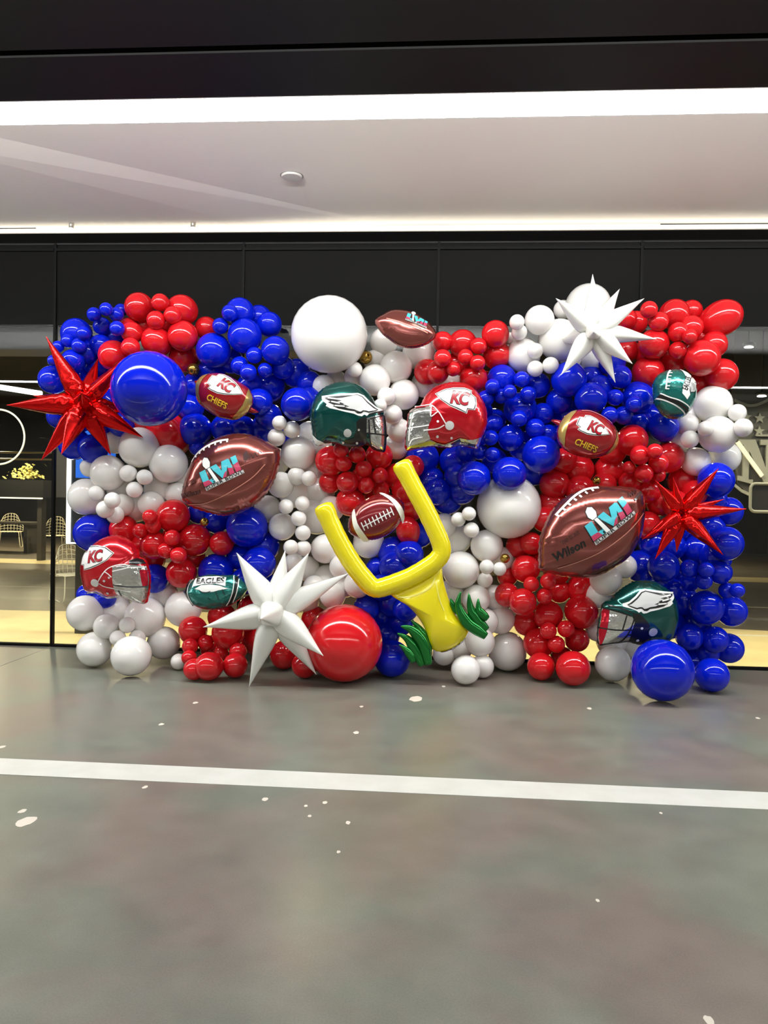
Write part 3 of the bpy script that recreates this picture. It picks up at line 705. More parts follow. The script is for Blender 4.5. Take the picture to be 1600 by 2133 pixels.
# ---- big brown footballs
def emblem(b, o, ux, vy):
    """roman numerals with a trophy over a title band; o = lower left, ux / vy = baseline and height vectors in crop pixels"""
    def q(u, v): return (o[0]+ux[0]*u+vy[0]*v, o[1]+ux[1]*u+vy[1]*v)
    Q = lambda pl: [q(*t) for t in pl]
    Lg = [(0, .08), (.36, .08), (.36, .34), (.17, .34), (.17, 1.0), (0, 1.0)]
    Vg = [(.5, .08), (.6, .08), (.8, 1.0), (.62, 1.0), (.55, .5), (.48, 1.0), (.30, 1.0)]
    I1 = [(.70, .08), (.83, .08), (.83, .30), (.83, 1.0), (.82, 1.0)]
    Ia = [(.69, .08), (.82, .08), (.82, .95), (.74, .95)]
    Ib = [(.86, .08), (1.0, .08), (1.0, 1.0), (.86, 1.0)]
    sh = lambda pl: [(u-.018, v-.03) for u, v in pl]
    b.poly('numeral_outline', [grow(Q(sh(g)), 3) for g in (Lg, Vg, Ia, Ib)], M_PBLACK, .6)
    b.poly('numeral', [Q(Lg), Q(Vg), Q(Ia), Q([(.86, .55), (1, .55), (1, 1), (.86, 1)])], M_PTEAL, .9)
    b.poly('numeral_lower', [Q([(0, .08), (.22, .08), (.17, .34), (0, .38)]), Q([(.5, .08), (.6, .08), (.66, .4), (.58, .3)]), Q([(.69, .08), (.82, .08), (.82, .4), (.71, .5)]), Q([(.86, .08), (1, .08), (1, .6), (.86, .52)])], M_PPINK, 1.2)
    tro = [(.20, 1.0), (.15, 1.25), (.17, 1.55), (.25, 1.68), (.33, 1.55), (.35, 1.25), (.31, 1.02)]
    b.poly('trophy_outline', [grow(Q(tro), 9), Q([(.2, 1.0), (.33, 1.0), (.42, .02), (.26, .02)])], M_PBLACK, .9, smooth=0)
    b.poly('trophy', [Q(tro), Q([(.23, .98), (.30, .98), (.40, .02), (.31, .02), (.27, .5)])], M_PWHITE, 1.3)
    b.poly('title_band', [Q([(0, -.16), (1.04, -.16), (1.04, .04), (0, .04)])], M_PGREY, 1.3)
    ang = math.degrees(math.atan2(-ux[1], ux[0])); c = q(.52, -.06)
    b.text('title_lettering', 'SUPER BOWL', c, math.hypot(*vy)*.17, ang, M_PBLACK, 1.8, sx=math.hypot(*ux)/math.hypot(*vy)*.66, bold=.025, spacing=1.1)

def vesica(a, b, ang, c, e=.82, n=40):
    """pointed football outline in crop pixels"""
    out = []; A = math.radians(ang)
    up_ = [(-a+2*a*i/n, b*(1-abs(-1+2*i/n)**2.1)**e) for i in range(n+1)]
    for x, y in up_+[(x, -y) for x, y in reversed(up_[1:-1])]:
        out.append((c[0]+x*math.cos(A)-y*math.sin(A), c[1]-(x*math.sin(A)+y*math.cos(A))))
    return out

b = Foil('football_balloon', 'large brown foil football balloon on the left, trophy emblem facing left', 'football balloon', 370, 880, 6.957,
         [(60, 1100), (75, 930), (130, 740), (230, 520), (400, 320), (600, 210), (820, 155), (1050, 170), (1250, 250), (1400, 330), (1485, 390), (1490, 560), (1440, 760), (1360, 940), (1230, 1110), (1080, 1230), (880, 1320), (680, 1355), (480, 1320), (300, 1270), (150, 1200)],
         (770, 770), -.93, 46, M_BROWN, wr=(.07, 40), group='large brown foil footballs')
b.lines('lace', [[(225, 560), (300, 460), (480, 340), (640, 280), (770, 265)]], 30, M_PWHITE)
b.lines('lace_stitch', [[(x, y), (x+dx, y+dy)] for x, y, dx, dy in ((230, 540, 2, 40), (285, 470, 12, 45), (345, 420, 12, 45), (410, 375, 12, 45), (490, 335, 10, 45), (580, 300, 6, 45), (665, 275, 2, 45), (755, 265, 5, 40))], 26, M_PWHITE, .9, smooth=False)
b.lines('seam_line', [[(180, 1190), (420, 1180), (700, 1080), (960, 930), (1150, 790), (1300, 620)]], 12, M_PSEAM)
emblem(b, (470, 965), (520, -245), (-95, -225))
b.text('maker_lettering', 'Wilson', (225, 1045), 80, 14, M_PDARKBROWN, 1, sx=1.0, shear=.2, bold=.03)
b.text('model_lettering', 'THE DUKE', (200, 905), 40, 22, M_PDARKBROWN, 1, sx=.95)
b.lines('signature', [[(1030, 600), (1060, 480), (1090, 560), (1110, 470), (1140, 530), (1165, 450), (1200, 500), (1220, 420), (1260, 450)]], 9, M_PDARKBROWN, 1)
b.poly('signature_mark', [[(1000, 480), (1040, 430), (1090, 500), (1060, 560), (1010, 560)]], M_PDARKBROWN, 1)

b = Foil('football_balloon', 'large brown foil football balloon on the right, tilted steeply beside red starburst', 'football balloon', 1110, 1000, 6.154,
         [(70, 1120), (65, 930), (80, 760), (140, 580), (230, 400), (380, 240), (560, 140), (760, 80), (960, 70), (1180, 80), (1340, 110), (1410, 160), (1440, 300), (1430, 500), (1400, 680), (1330, 840), (1220, 1000), (1060, 1120), (880, 1220), (680, 1260), (460, 1250), (260, 1210), (110, 1165)],
         (750, 660), -.95, 54, M_BROWN, wr=(.07, 40), group='large brown foil footballs')
b.lines('lace', [[(260, 450), (360, 340), (500, 210), (660, 120), (820, 95)]], 24, M_PWHITE)
b.lines('lace_stitch', [[(x, y), (x+dx, y+dy)] for x, y, dx, dy in ((270, 440, 30, 28), (350, 365, 28, 24), (415, 300, 28, 24), (490, 240, 26, 24), (560, 195, 22, 26), (640, 150, 20, 28), (725, 112, 14, 30))], 26, M_PWHITE, .9, smooth=False)
b.lines('seam_line', [[(280, 1120), (500, 1040), (760, 920), (1000, 760), (1200, 600), (1380, 420)]], 14, M_PSEAM)
emblem(b, (700, 790), (500, -375), (-120, -205))
b.text('maker_lettering', 'Wilson', (395, 895), 110, 30, M_PBLACK, 1, sx=.95, shear=.2, bold=.04)
b.text('model_lettering', 'THE DUKE', (410, 730), 48, 36, M_PDARKBROWN, 1, sx=.8, bold=.02)
b.lines('signature', [[(1165, 215), (1180, 160), (1200, 205), (1215, 145), (1235, 190), (1250, 130), (1275, 170), (1290, 120)]], 9, M_PDARKBROWN, 1)
b.lines('signature_mark', [[(1240, 260), (1320, 180), (1360, 150)]], 34, M_PDARKBROWN, 1)

b = Foil('football_balloon', 'dark brown foil football balloon at the top edge, right of giant white balloon', 'football balloon', 770, 620, 10,
         [(110, 480), (260, 330), (460, 215), (680, 205), (900, 250), (1100, 370), (1270, 530), (1400, 760), (1290, 930), (1120, 1040), (900, 1100), (720, 1090), (540, 1020), (380, 890), (230, 740)],
         (740, 650), -.86, 26, M_BROWN, tilt=(-.35, .1), wr=(.08, 34))
b.lines('seam_line', [[(330, 545), (600, 660), (850, 760), (1180, 850)]], 26, M_PSEAM)
emblem(b, (720, 585), (420, 150), (60, -170))
b.poly('fold', [[(820, 700), (900, 690), (1040, 760), (1050, 790), (900, 760)]], M_PSEAM, 1)

# ---- small footballs with an arrowhead emblem
ARROW = [(540, 380), (570, 310), (610, 240), (690, 265), (715, 215), (800, 225), (900, 280), (1000, 360), (1080, 450), (1150, 570), (1000, 585), (850, 580), (720, 555), (600, 500), (560, 470), (600, 430)]
def arrow_emblem(b, poly, kc_at, kc_size, kc_ang, wd=12):
    b.poly('emblem_border', [grow(poly, 26)], M_PWHITE, .5)
    b.poly('emblem_outline', [grow(poly, 14)], M_PBLACK, .9)
    b.poly('emblem_field', [poly], M_PWHITE, 1.3)
    b.text('emblem_letter_outline', 'KC', kc_at, kc_size*1.02, kc_ang, M_PBLACK, 1.7, sx=.8, shear=.15, bold=.07, spacing=.82)
    b.text('emblem_letter', 'KC', kc_at, kc_size, kc_ang, M_PRED, 2.1, sx=.8, shear=.15, bold=.035, spacing=.82)
def chiefs_ball(label, x0, y0, s, outline, centre, Y, arrow, kc, name_at, stripes, tips, laces):
    b = Foil('football_balloon', label, 'football balloon', x0, y0, s, outline, centre, Y, 36, M_CRIMSON, wr=(.04, 30), q=.55, group='gold striped red footballs')
    for st in stripes: b.poly('stripe', [st], M_GOLDF, .5)
    arrow_emblem(b, arrow, *kc)
    at, size, ang, sx = name_at
    b.text('team_lettering_outline', 'CHIEFS', at, size, ang, M_PBLACK, .7, sx=sx, bold=.07)
    b.text('team_lettering', 'CHIEFS', at, size, ang, M_PGOLD, 1.1, sx=sx, bold=.03)
    if laces: b.lines('lace', [laces], 16, M_PSEAM)
    for pts, rr in tips:      # pointed ends turned away behind the stripes
        P3 = [b.loc(*q) for q in pts]
        v, f_ = tube_data(smooth_path([(q.x, q.y, -10*b.k-i*6*b.k) for i, q in enumerate(P3)], 5), [rr/s*b.k*(1-.92*i/(5*(len(pts)-1))) for i in range(5*(len(pts)-1)+1)], 16)
        mesh_obj('tip', v, f_, M_CRIMSON, b.e)
chiefs_ball('red foil football with gold stripes, right of the giant blue balloon', 380, 760, 8.889,
    [(255, 360), (330, 240), (440, 180), (620, 150), (800, 175), (980, 270), (1130, 360), (1240, 450), (1310, 600), (1300, 740), (1220, 870), (1100, 970), (960, 1025), (800, 1000), (640, 960), (480, 860), (350, 760), (270, 640), (250, 500)],
    (780, 590), -.9, ARROW, ((860, 430), 190, -32), ((700, 725), 110, -27, .84),
    [[(262, 365), (330, 250), (440, 185), (520, 165), (420, 290), (360, 420), (345, 560), (380, 720), (350, 755), (275, 640), (256, 500)],
     [(1240, 455), (1305, 600), (1298, 740), (1220, 868), (1100, 968), (960, 1022), (930, 1018), (1050, 900), (1150, 780), (1210, 640)]],
    [([(330, 340), (230, 300), (180, 270)], 70), ([(1200, 800), (1310, 840), (1380, 850)], 75)], None)
chiefs_ball('red foil football with gold stripes, above the right brown football', 1140, 840, 9.41,
    [(190, 560), (230, 400), (330, 260), (450, 165), (600, 125), (800, 130), (960, 180), (1120, 270), (1260, 390), (1350, 520), (1390, 680), (1370, 820), (1280, 940), (1160, 1020), (980, 1075), (800, 1085), (600, 1040), (430, 970), (300, 880), (210, 740)],
    (790, 610), -.93, [(x*.98+(-10), y*.98+75) for x, y in ARROW], ((850, 520), 200, -24), ((690, 860), 115, -22, .92),
    [[(195, 560), (232, 405), (330, 265), (450, 170), (570, 135), (440, 280), (370, 400), (320, 560), (300, 700), (310, 860), (215, 740)],
     [(1265, 395), (1350, 520), (1388, 680), (1368, 820), (1280, 938), (1160, 1015), (1120, 1000), (1230, 860), (1300, 700), (1310, 540)]],
    [([(300, 400), (190, 340), (120, 310)], 80)], [(640, 160), (800, 165), (960, 230), (1120, 310), (1230, 410)])

# ---- football in the goal
b = Foil('football_balloon', 'small red brown foil football with white bands inside the goalpost fork', 'football balloon', 630, 930, 3.902,
         vesica(252, 172, 28, (600, 575), .62), (600, 575), -1.0, 36, mat('football_maroon_foil', srgb(126, 22, 28), .2, metal=.3, coat=.6), wr=(.06, 30))
b.poly('band', [[(405, 545), (425, 510), (450, 620), (500, 700), (540, 765), (495, 772), (440, 700), (410, 620)], [(625, 378), (670, 382), (750, 430), (810, 500), (830, 570), (815, 625), (790, 560), (740, 470), (690, 420)]], M_PWHITE, .7, smooth=3)
b.lines('panel_line', [[(440, 560), (480, 500), (560, 455), (640, 440), (700, 448)]], 14, M_PSEAM)
L0, L1 = Vector((495, 650)), Vector((728, 528))
b.lines('lace', [[tuple(L0), tuple(L1)]], 9, M_PWHITE, 1.0, smooth=False)
b.lines('lace_stitch', [[tuple(L0.lerp(L1, t)+Vector((-14, -34))), tuple(L0.lerp(L1, t)+Vector((14, 30)))] for t in [i/8 for i in range(9)]], 9, M_PWHITE, 1.2, smooth=False)

# ---- teal footballs
b = Foil('football_balloon', 'teal foil football balloon, upright, in front of the upper right red cluster', 'football balloon', 1340, 740, 11.43,
         [(230, 830), (240, 650), (330, 480), (480, 390), (620, 345), (800, 335), (980, 400), (1130, 520), (1220, 650), (1250, 820), (1230, 1040), (1150, 1230), (1040, 1400), (900, 1500), (720, 1530), (520, 1480), (380, 1330), (270, 1120)],
         (740, 920), -.9, 38, M_TEAL, wr=(.1, 28), q=.55, group='teal foil footballs')
b.lines('lace', [[(590, 380), (500, 480), (440, 640), (410, 860)]], 30, M_PWHITE)
b.lines('lace_stitch', [[(x, y), (x+60, y+5)] for x, y in ((530, 460), (490, 540), (465, 620), (450, 700), (430, 785), (415, 855))], 24, M_PWHITE, .9, smooth=False)
b.lines('band_edge', [[(315, 945), (480, 1050), (700, 1130), (900, 1230), (1030, 1310)], [(260, 1050), (420, 1130), (620, 1240), (800, 1350), (920, 1440)]], 26, M_PWHITE, .9)
b.lines('band', [[(290, 1000), (450, 1090), (660, 1185), (850, 1290), (975, 1380)]], 80, M_PBLACK, .6)
b.poly('banner', [[(830, 350), (960, 430), (1080, 480), (960, 700), (940, 900), (960, 1000), (890, 1110), (760, 970), (780, 780), (880, 570)]], M_PWHITE, .8)
b.text('team_lettering', 'EAGLES', (890, 730), 140, 68, M_PBLACK, 1.4, sx=.52, bold=.03)
b.poly('bird_head_outline', [grow([(960, 720), (1010, 610), (1080, 570), (1150, 650), (1170, 720), (1130, 760), (1140, 860), (1080, 920), (970, 930)], 22)], M_PBLACK, .7)
b.poly('bird_head', [[(960, 720), (1010, 610), (1080, 570), (1150, 650), (1170, 720), (1130, 760), (1140, 860), (1080, 920), (970, 930)]], M_PGREY, 1.1)
b.lines('feather_line', [[(1000, 900), (1010, 700)], [(1050, 900), (1045, 720)], [(1090, 880), (1085, 740)], [(1100, 690), (1160, 715)]], 12, M_PBLACK, 1.5, smooth=False)

b = Foil('football_balloon', 'teal foil football balloon, lying flat, beside the lower white starburst', 'football balloon', 370, 1170, 10,
         [(120, 620), (180, 560), (260, 440), (380, 340), (540, 285), (720, 262), (900, 275), (1060, 275), (1190, 270), (1300, 330), (1400, 430), (1465, 550), (1400, 680), (1280, 800), (1100, 920), (900, 985), (700, 1010), (520, 980), (370, 920), (250, 820), (170, 700)],
         (760, 640), -.92, 34, M_TEAL, wr=(.1, 28), q=.55, group='teal foil footballs')
b.lines('band_edge', [[(340, 360), (270, 460), (255, 620), (300, 780), (390, 930)], [(1190, 275), (1215, 400), (1200, 600), (1130, 780), (1050, 900)], [(1300, 345), (1300, 480), (1270, 640), (1180, 840)]], 18, M_PWHITE, .9)
b.lines('band', [[(300, 370), (220, 480), (205, 640), (260, 800), (340, 910)], [(1250, 300), (1265, 460), (1230, 640), (1150, 800), (1100, 880)]], 50, M_PBLACK, .6)
b.poly('banner', [[(400, 340), (600, 295), (850, 290), (1050, 310), (1060, 480), (850, 430), (600, 440), (360, 500)]], M_PWHITE, .8)
b.text('team_lettering', 'EAGLES', (730, 375), 100, 2, M_PBLACK, 1.4, sx=1.25, bold=.04)
b.poly('bird_head', [[(420, 540), (560, 460), (760, 445), (950, 470), (1110, 530), (930, 560), (820, 590), (700, 600), (560, 590), (520, 555)]], M_PWHITE, 1.0)
b.lines('feather_line', [[(520, 560), (600, 600), (700, 600), (760, 580)], [(870, 600), (930, 760)], [(1000, 540), (1050, 660)], [(700, 720), (760, 760)]], 14, M_PBLACK, 1.2)

# ---- helmets
WING = [(255, 388), (480, 372), (700, 356), (860, 343), (950, 378), (1040, 468), (1150, 556), (1262, 600), (1262, 642), (1150, 662), (1040, 692), (1000, 724), (960, 704), (920, 734), (860, 724), (790, 694), (640, 662), (520, 630), (400, 602), (330, 560), (345, 530), (285, 480), (262, 440)]
WING_K = [(300, 410), (520, 400), (720, 385), (850, 368), (930, 398), (1020, 488), (1130, 572), (1190, 610), (1150, 640), (1030, 672), (990, 660), (950, 655), (905, 690), (850, 690), (800, 655), (660, 635), (540, 610), (440, 565), (490, 560), (360, 500), (410, 490), (320, 440)]
WING_F = [(600, 432), (740, 405), (850, 385), (920, 412), (1005, 505), (1110, 590), (1165, 615), (1030, 650), (990, 635), (940, 632), (900, 660), (860, 650), (800, 625), (700, 610), (640, 585), (720, 580), (610, 540), (640, 535), (520, 490), (600, 480), (480, 440)]
FEATHER = [[(360, 425), (520, 452), (600, 470)], [(420, 490), (560, 520)], [(480, 560), (640, 575)]]
def helmet_extras(b, wing_map, circ, dots):
    m_ = lambda pl: [wing_map(*q) for q in pl]
    b.poly('wing_emblem', [m_(WING)], M_PWHITE, .6)
    b.poly('wing_outline', [m_(WING_K)], M_PBLACK, 1.0)
    b.poly('wing_field', [m_(WING_F)], M_PGREY, 1.4)
    b.lines('wing_feather', [m_(q) for q in FEATHER], 22, M_PWHITE, 1.4)
    b.circle('ear_button', [circ], M_PGREY, 1.2); b.circle('rivet', dots, M_PWHITE, 1.2)
b = Foil('helmet_balloon', 'dark green foil helmet balloon facing right, at upper centre', 'helmet balloon', 640, 780, 8,
         [(580, 115), (400, 155), (230, 250), (120, 390), (55, 560), (40, 700), (60, 850), (80, 980), (100, 1070), (135, 1170), (190, 1195), (290, 1165), (400, 1145), (500, 1155), (580, 1190), (680, 1220), (800, 1220), (900, 1205), (990, 1180), (1050, 1200), (1085, 1240), (1180, 1280), (1290, 1300), (1315, 1180), (1322, 1000), (1305, 850), (1285, 700), (1275, 610), (1200, 550), (1140, 480), (1100, 400), (1020, 290), (900, 190), (760, 130)],
         (660, 690), -.95, 40, M_GREEN, wr=(.06, 44), group='green foil helmets')
b.poly('ear_guard', [[(890, 770), (1000, 735), (1010, 900), (995, 1060), (985, 1170), (880, 1200), (700, 1212), (600, 1190), (640, 1120), (780, 1080), (840, 950), (830, 830)]], M_PBLACK, .7)
fm = b.poly('face_mask', [[(1000, 760), (1150, 710), (1278, 690), (1298, 850), (1314, 1000), (1306, 1180), (1282, 1290), (1180, 1272), (1092, 1236), (1050, 1160), (1050, 1010), (995, 1000)]], M_SILVER, .8)
b.lines('mask_bar', [[(1030, 700), (1150, 660), (1270, 620)], [(1050, 775), (1180, 730), (1280, 690)], [(1035, 780), (1045, 1000), (1060, 1180), (1085, 1235), (1180, 1275), (1285, 1294)], [(1105, 760), (1145, 1010)], [(1000, 1005), (1150, 1015), (1310, 1020)], [(1005, 1080), (1050, 1085)]], 22, M_PBLACK, 1.4, parent=fm)
b.lines('mask_edge', [[(1285, 700), (1305, 850), (1312, 1000), (1305, 1180), (1285, 1290)]], 26, M_PBLACK, 1.4, parent=fm)
b.poly('neck_edge', [[(85, 1000), (110, 1030), (180, 1100), (300, 1155), (360, 1150), (290, 1168), (190, 1190), (140, 1165), (105, 1070)]], M_PWHITE, .9)
helmet_extras(b, lambda x, y: (x, y), (685, 1005, 66), [(870, 955, 18), (605, 1155, 20), (835, 1160, 20)])

b = Foil('helmet_balloon', 'dark green foil helmet balloon facing left, above the giant blue floor balloon', 'helmet balloon', 1220, 1180, 7.619,
         [(930, 212), (780, 230), (640, 300), (520, 380), (440, 450), (395, 515), (330, 540), (260, 590), (240, 650), (240, 720), (195, 870), (180, 1000), (175, 1130), (200, 1243), (330, 1238), (500, 1215), (650, 1195), (740, 1220), (860, 1245), (1000, 1215), (1100, 1200), (1200, 1210), (1310, 1200), (1400, 1100), (1450, 960), (1478, 800), (1460, 620), (1400, 460), (1300, 350), (1160, 260), (1040, 220)],
         (850, 720), -.93, 40, M_GREEN, wr=(.06, 44), group='green foil helmets')
b.poly('ear_guard', [[(650, 700), (760, 715), (850, 800), (925, 900), (900, 1000), (960, 1100), (960, 1210), (860, 1238), (740, 1212), (650, 1185), (640, 1000), (670, 840)]], M_PBLACK, .7)
fm = b.poly('face_mask', [[(250, 655), (370, 665), (640, 745), (680, 840), (645, 1000), (645, 1180), (500, 1208), (330, 1232), (207, 1236), (182, 1130), (187, 1000), (225, 800)]], M_SILVER, .8)
b.poly('mask_red_reflection', [[(252, 660), (330, 668), (318, 800), (290, 980), (225, 1220), (208, 1228), (186, 1130), (190, 1000), (228, 800)]], mat('red_reflection_foil', srgb(190, 26, 48), .2, metal=.6), 1.1, parent=fm)  # red reflection coloured onto the silver mask
b.lines('mask_bar', [[(175, 955), (400, 972), (660, 970)], [(565, 740), (500, 975)], [(670, 800), (590, 1050), (500, 1195)], [(205, 1238), (500, 1203), (690, 1180)], [(250, 645), (450, 690), (640, 752)], [(300, 590), (450, 620), (640, 690)], [(600, 1050), (650, 1052)]], 20, M_PBLACK, 1.5, parent=fm)
b.poly('neck_edge', [[(1400, 1090), (1380, 1150), (1310, 1200), (1200, 1208), (1300, 1180), (1360, 1130)]], M_PWHITE, .9)
helmet_extras(b, lambda x, y: (1385-(x-255)*.86, 358+(y-343)*.96-(x-255)*.04+(30 if x > 800 else 0)*0), (982, 1003, 68), [(800, 940, 20), (770, 1148, 22), (985, 1155, 20)])

b = Foil('helmet_balloon', 'red foil helmet balloon facing left, at upper centre', 'helmet balloon', 820, 780, 7.273,
         [(900, 112), (750, 140), (620, 190), (520, 270), (450, 370), (400, 470), (320, 500), (235, 560), (205, 650), (195, 800), (170, 950), (165, 1080), (190, 1160), (300, 1140), (440, 1122), (600, 1100), (740, 1112), (850, 1120), (990, 1080), (1100, 1100), (1240, 1135), (1300, 1080), (1340, 960), (1400, 830), (1428, 680), (1405, 500), (1330, 340), (1230, 220), (1080, 130)],
         (820, 640), -.95, 40, M_HELMETRED, wr=(.06, 44), group='red foil helmets')
fm = b.poly('face_mask', [[(330, 510), (560, 505), (560, 700), (515, 800), (505, 900), (545, 1000), (400, 1060), (205, 1095), (178, 1080), (180, 950), (210, 800), (218, 650), (245, 565)]], M_SILVER, .8)
b.poly('lower_edge', [[(205, 1095), (400, 1060), (545, 1010), (640, 1050), (760, 1075), (850, 1045), (990, 985), (1110, 1010), (1180, 1010), (1320, 960), (1290, 1080), (1235, 1125), (1100, 1092), (990, 1072), (850, 1110), (740, 1100), (600, 1090), (300, 1130), (195, 1150)]], M_SILVER, 1.0)
b.poly('edge_reflection', [[(205, 1110), (400, 1070), (540, 1025), (640, 1065), (560, 1080), (300, 1122)]], mat('yellow_reflection_foil', srgb(205, 200, 70), .25, metal=.4), 1.3)  # yellow mirrored in the silver edge, put in as colour
b.poly('edge_blue_reflection', [[(850, 1080), (985, 1000), (1010, 1040), (900, 1085)], [(1120, 1060), (1230, 1085), (1225, 1115), (1110, 1085)]], M_NAVY, 1.4)  # blue mirrored in the silver edge, painted on
b.lines('mask_bar', [[(320, 492), (440, 490), (560, 495), (660, 600), (720, 700), (775, 790)], [(560, 500), (545, 665), (640, 605), (660, 600)], [(440, 872), (640, 852), (745, 798)], [(215, 825), (400, 812), (520, 795)], [(235, 1080), (280, 1000), (430, 970)], [(260, 700), (235, 860), (225, 1020)]], 16, M_PWHITE, 1.5, parent=fm)
b.lines('brow_line', [[(325, 510), (470, 505)]], 20, M_PRED, 1.7)
arrow_emblem(b, [(640, 325), (690, 385), (720, 420), (840, 500), (960, 550), (1070, 605), (1085, 545), (1185, 555), (1215, 470), (1205, 375), (1140, 330), (1150, 280), (1050, 250), (900, 250), (780, 265)], (970, 405), 190, -8)
b.circle('ear_button', [(825, 805, 66)], M_PGREY, 1.6); b.circle('rivet', [(650, 745, 18), (650, 965, 20), (860, 985, 18)], M_PWHITE, 1.2)

b = Foil('helmet_balloon', 'red foil helmet balloon facing right, at the lower left edge', 'helmet balloon', 140, 1090, 8,
         [(740, 198), (600, 240), (480, 310), (380, 400), (290, 500), (240, 620), (220, 760), (235, 900), (265, 1040), (300, 1120), (370, 1150), (480, 1140), (560, 1175), (680, 1235), (860, 1210), (960, 1245), (1100, 1305), (1220, 1338), (1320, 1345), (1362, 1250), (1392, 1100), (1398, 900), (1372, 740), (1340, 650), (1290, 590), (1215, 555), (1190, 440), (1110, 330), (980, 240), (860, 200)],
         (720, 760), -.95, 40, M_HELMETRED, wr=(.06, 44), group='red foil helmets')
fm = b.poly('face_mask', [[(865, 705), (1100, 668), (1345, 705), (1372, 800), (1386, 950), (1376, 1100), (1345, 1255), (1312, 1332), (1220, 1328), (1100, 1292), (960, 1232), (872, 1195), (868, 1060), (862, 900)]], M_SILVER, .8)
b.poly('mask_red_reflection', [[(1265, 760), (1368, 770), (1380, 950), (1375, 1030), (1310, 1035), (1290, 920)]], MATS['red_reflection_foil'], 1.1, parent=fm)  # reflected red sliver put into the mask colour
b.poly('brow', [[(1100, 600), (1200, 572), (1290, 600), (1335, 660), (1200, 672), (1110, 655)]], M_PBLACK, .9)
b.lines('mask_bar', [[(620, 950), (740, 780), (850, 700), (1020, 665), (1130, 690)], [(740, 780), (800, 820), (850, 870)], [(640, 980), (720, 1030), (870, 1065), (1000, 1090), (1140, 1120)], [(865, 775), (1000, 745), (1140, 715), (1350, 720)], [(890, 990), (1010, 990)]], 16, M_PWHITE, 1.5, parent=fm)
b.lines('mask_dark_bar', [[(870, 1000), (1100, 1035), (1385, 1045)], [(940, 1090), (960, 1200)]], 22, mat('dark_grey_print', srgb(70, 72, 72), .3), 1.3, parent=fm)
b.lines('lower_edge', [[(340, 1160), (480, 1150), (560, 1185), (690, 1240), (860, 1215)]], 26, M_SILVER, 1.2)
arrow_emblem(b, [(410, 395), (560, 380), (720, 400), (855, 485), (760, 590), (620, 660), (500, 710), (380, 745), (375, 670), (310, 670), (320, 560), (345, 490), (405, 470)], (560, 545), 180, 8)
b.circle('ear_button', [(565, 970, 66)], M_PWHITE, 1.6); b.circle('rivet', [(725, 935, 20), (740, 1150, 20), (810, 880, 18)], M_PGREY, 1.2)

# ---- goalpost
class GP: pass
g = GP(); g.cx, g.cy = 630+760/3.902, 930+1040/3.902
loc = P(g.cx, g.cy, -1.06); g.k = depth(loc)/F
g.e = empty('goalpost_balloon', Matrix.Translation(loc) @ CROT.to_4x4())
tag(g.e, 'yellow foil goalpost balloon with green foil grass, leaning at the centre', 'goalpost balloon')
Zg = lambda x, y, z=0: Vector(((630+x/3.902-g.cx)*g.k, -(930+y/3.902-g.cy)*g.k, z*g.k))
path = smooth_path([Zg(*q) for q in ((168, 482), (250, 670), (330, 825), (420, 970), (520, 1095), (560, 1135), (600, 1152), (650, 1146), (760, 1110), (900, 1050), (1040, 965), (1100, 915), (1130, 865), (1128, 800), (1085, 690), (1000, 510), (900, 325), (800, 135))], 5)
nn = len(path); rad = []
for i in range(nn):
    t = i/(nn-1); r = 20.0 if t < .5 else 19.6
    end = min(t, 1-t)
    if end < .03: r *= 1.06
    if end < .006: r *= .9
    rad.append(r*g.k*(1-.015*math.sin(i*2.3)))
t0 = (path[0]-path[1]).normalized(); t1 = (path[-1]-path[-2]).normalized()
path2 = [path[0]+t0*(4*g.k)]+path+[path[-1]+t1*(4*g.k)]; rad2 = [rad[0]*.55]+rad+[rad[-1]*.55]
mesh_obj('uprights', *tube_data(path2, rad2, 28, flat=.82, normal=(0, 0, 1)), M_YELLOW, g.e)
post = Foil('x', None, None, 630, 930, 3.902, [(700, 1195), (800, 1130), (950, 1060), (1090, 960), (1135, 960), (1150, 1080), (1190, 1230), (1250, 1370), (1355, 1492), (1310, 1590), (1230, 1650), (1130, 1682), (1040, 1640), (1000, 1500), (930, 1380), (840, 1290)], (1070, 1380), -.055, 26, M_YELLOW, part='post', parent=g, wr=(.03, 30), q=.5)
post.lines('crease', [[(770, 1225), (900, 1210), (1030, 1150), (1080, 1060)], [(1085, 1100), (1110, 1230), (1150, 1330)]], 7, mat('pale_yellow_print', srgb(245, 238, 120), .3, coat=.4), .8)
post.lines('base_edge', [[(1130, 1678), (1230, 1650), (1310, 1590)]], 8, M_PDARKBROWN, .8)
def blade(pts, w_, z=0):
    pp = smooth_path([Zg(x, y, z) for x, y in pts], 6); k = len(pp)
    rr = [1.3*w_/3.902*g.k*(.12+.88*min(1, (i/(k-1))*2.2))*(1-.35*max(0, (i/(k-1)-.75)/.25)) for i in range(k)]
    mesh_obj('grass_blade', *tube_data(pp, rr, 14, flat=.7, normal=(0, 0, 1)), M_GRASS, g.e)
for pts, w_, z in ([[(1205, 1235), (1225, 1290), (1260, 1360)], 18, -4], [[(1285, 1180), (1265, 1290), (1330, 1420), (1420, 1490), (1490, 1540)], 36, 4], [[(1352, 1195), (1370, 1320), (1430, 1420), (1500, 1490)], 33, 0],
                   [[(1428, 1235), (1432, 1320), (1470, 1370), (1505, 1400)], 28, 3], [[(1300, 1330), (1390, 1440), (1500, 1475)], 24, -3],
                   [[(800, 1460), (890, 1490), (980, 1600), (1025, 1770)], 36, 3], [[(772, 1520), (860, 1570), (930, 1680), (975, 1780)], 33, 0], [[(788, 1607), (840, 1650), (880, 1700), (905, 1750)], 26, 3], [[(885, 1415), (955, 1490), (1010, 1600), (1030, 1680)], 30, -5]):
    blade(pts, w_, z)

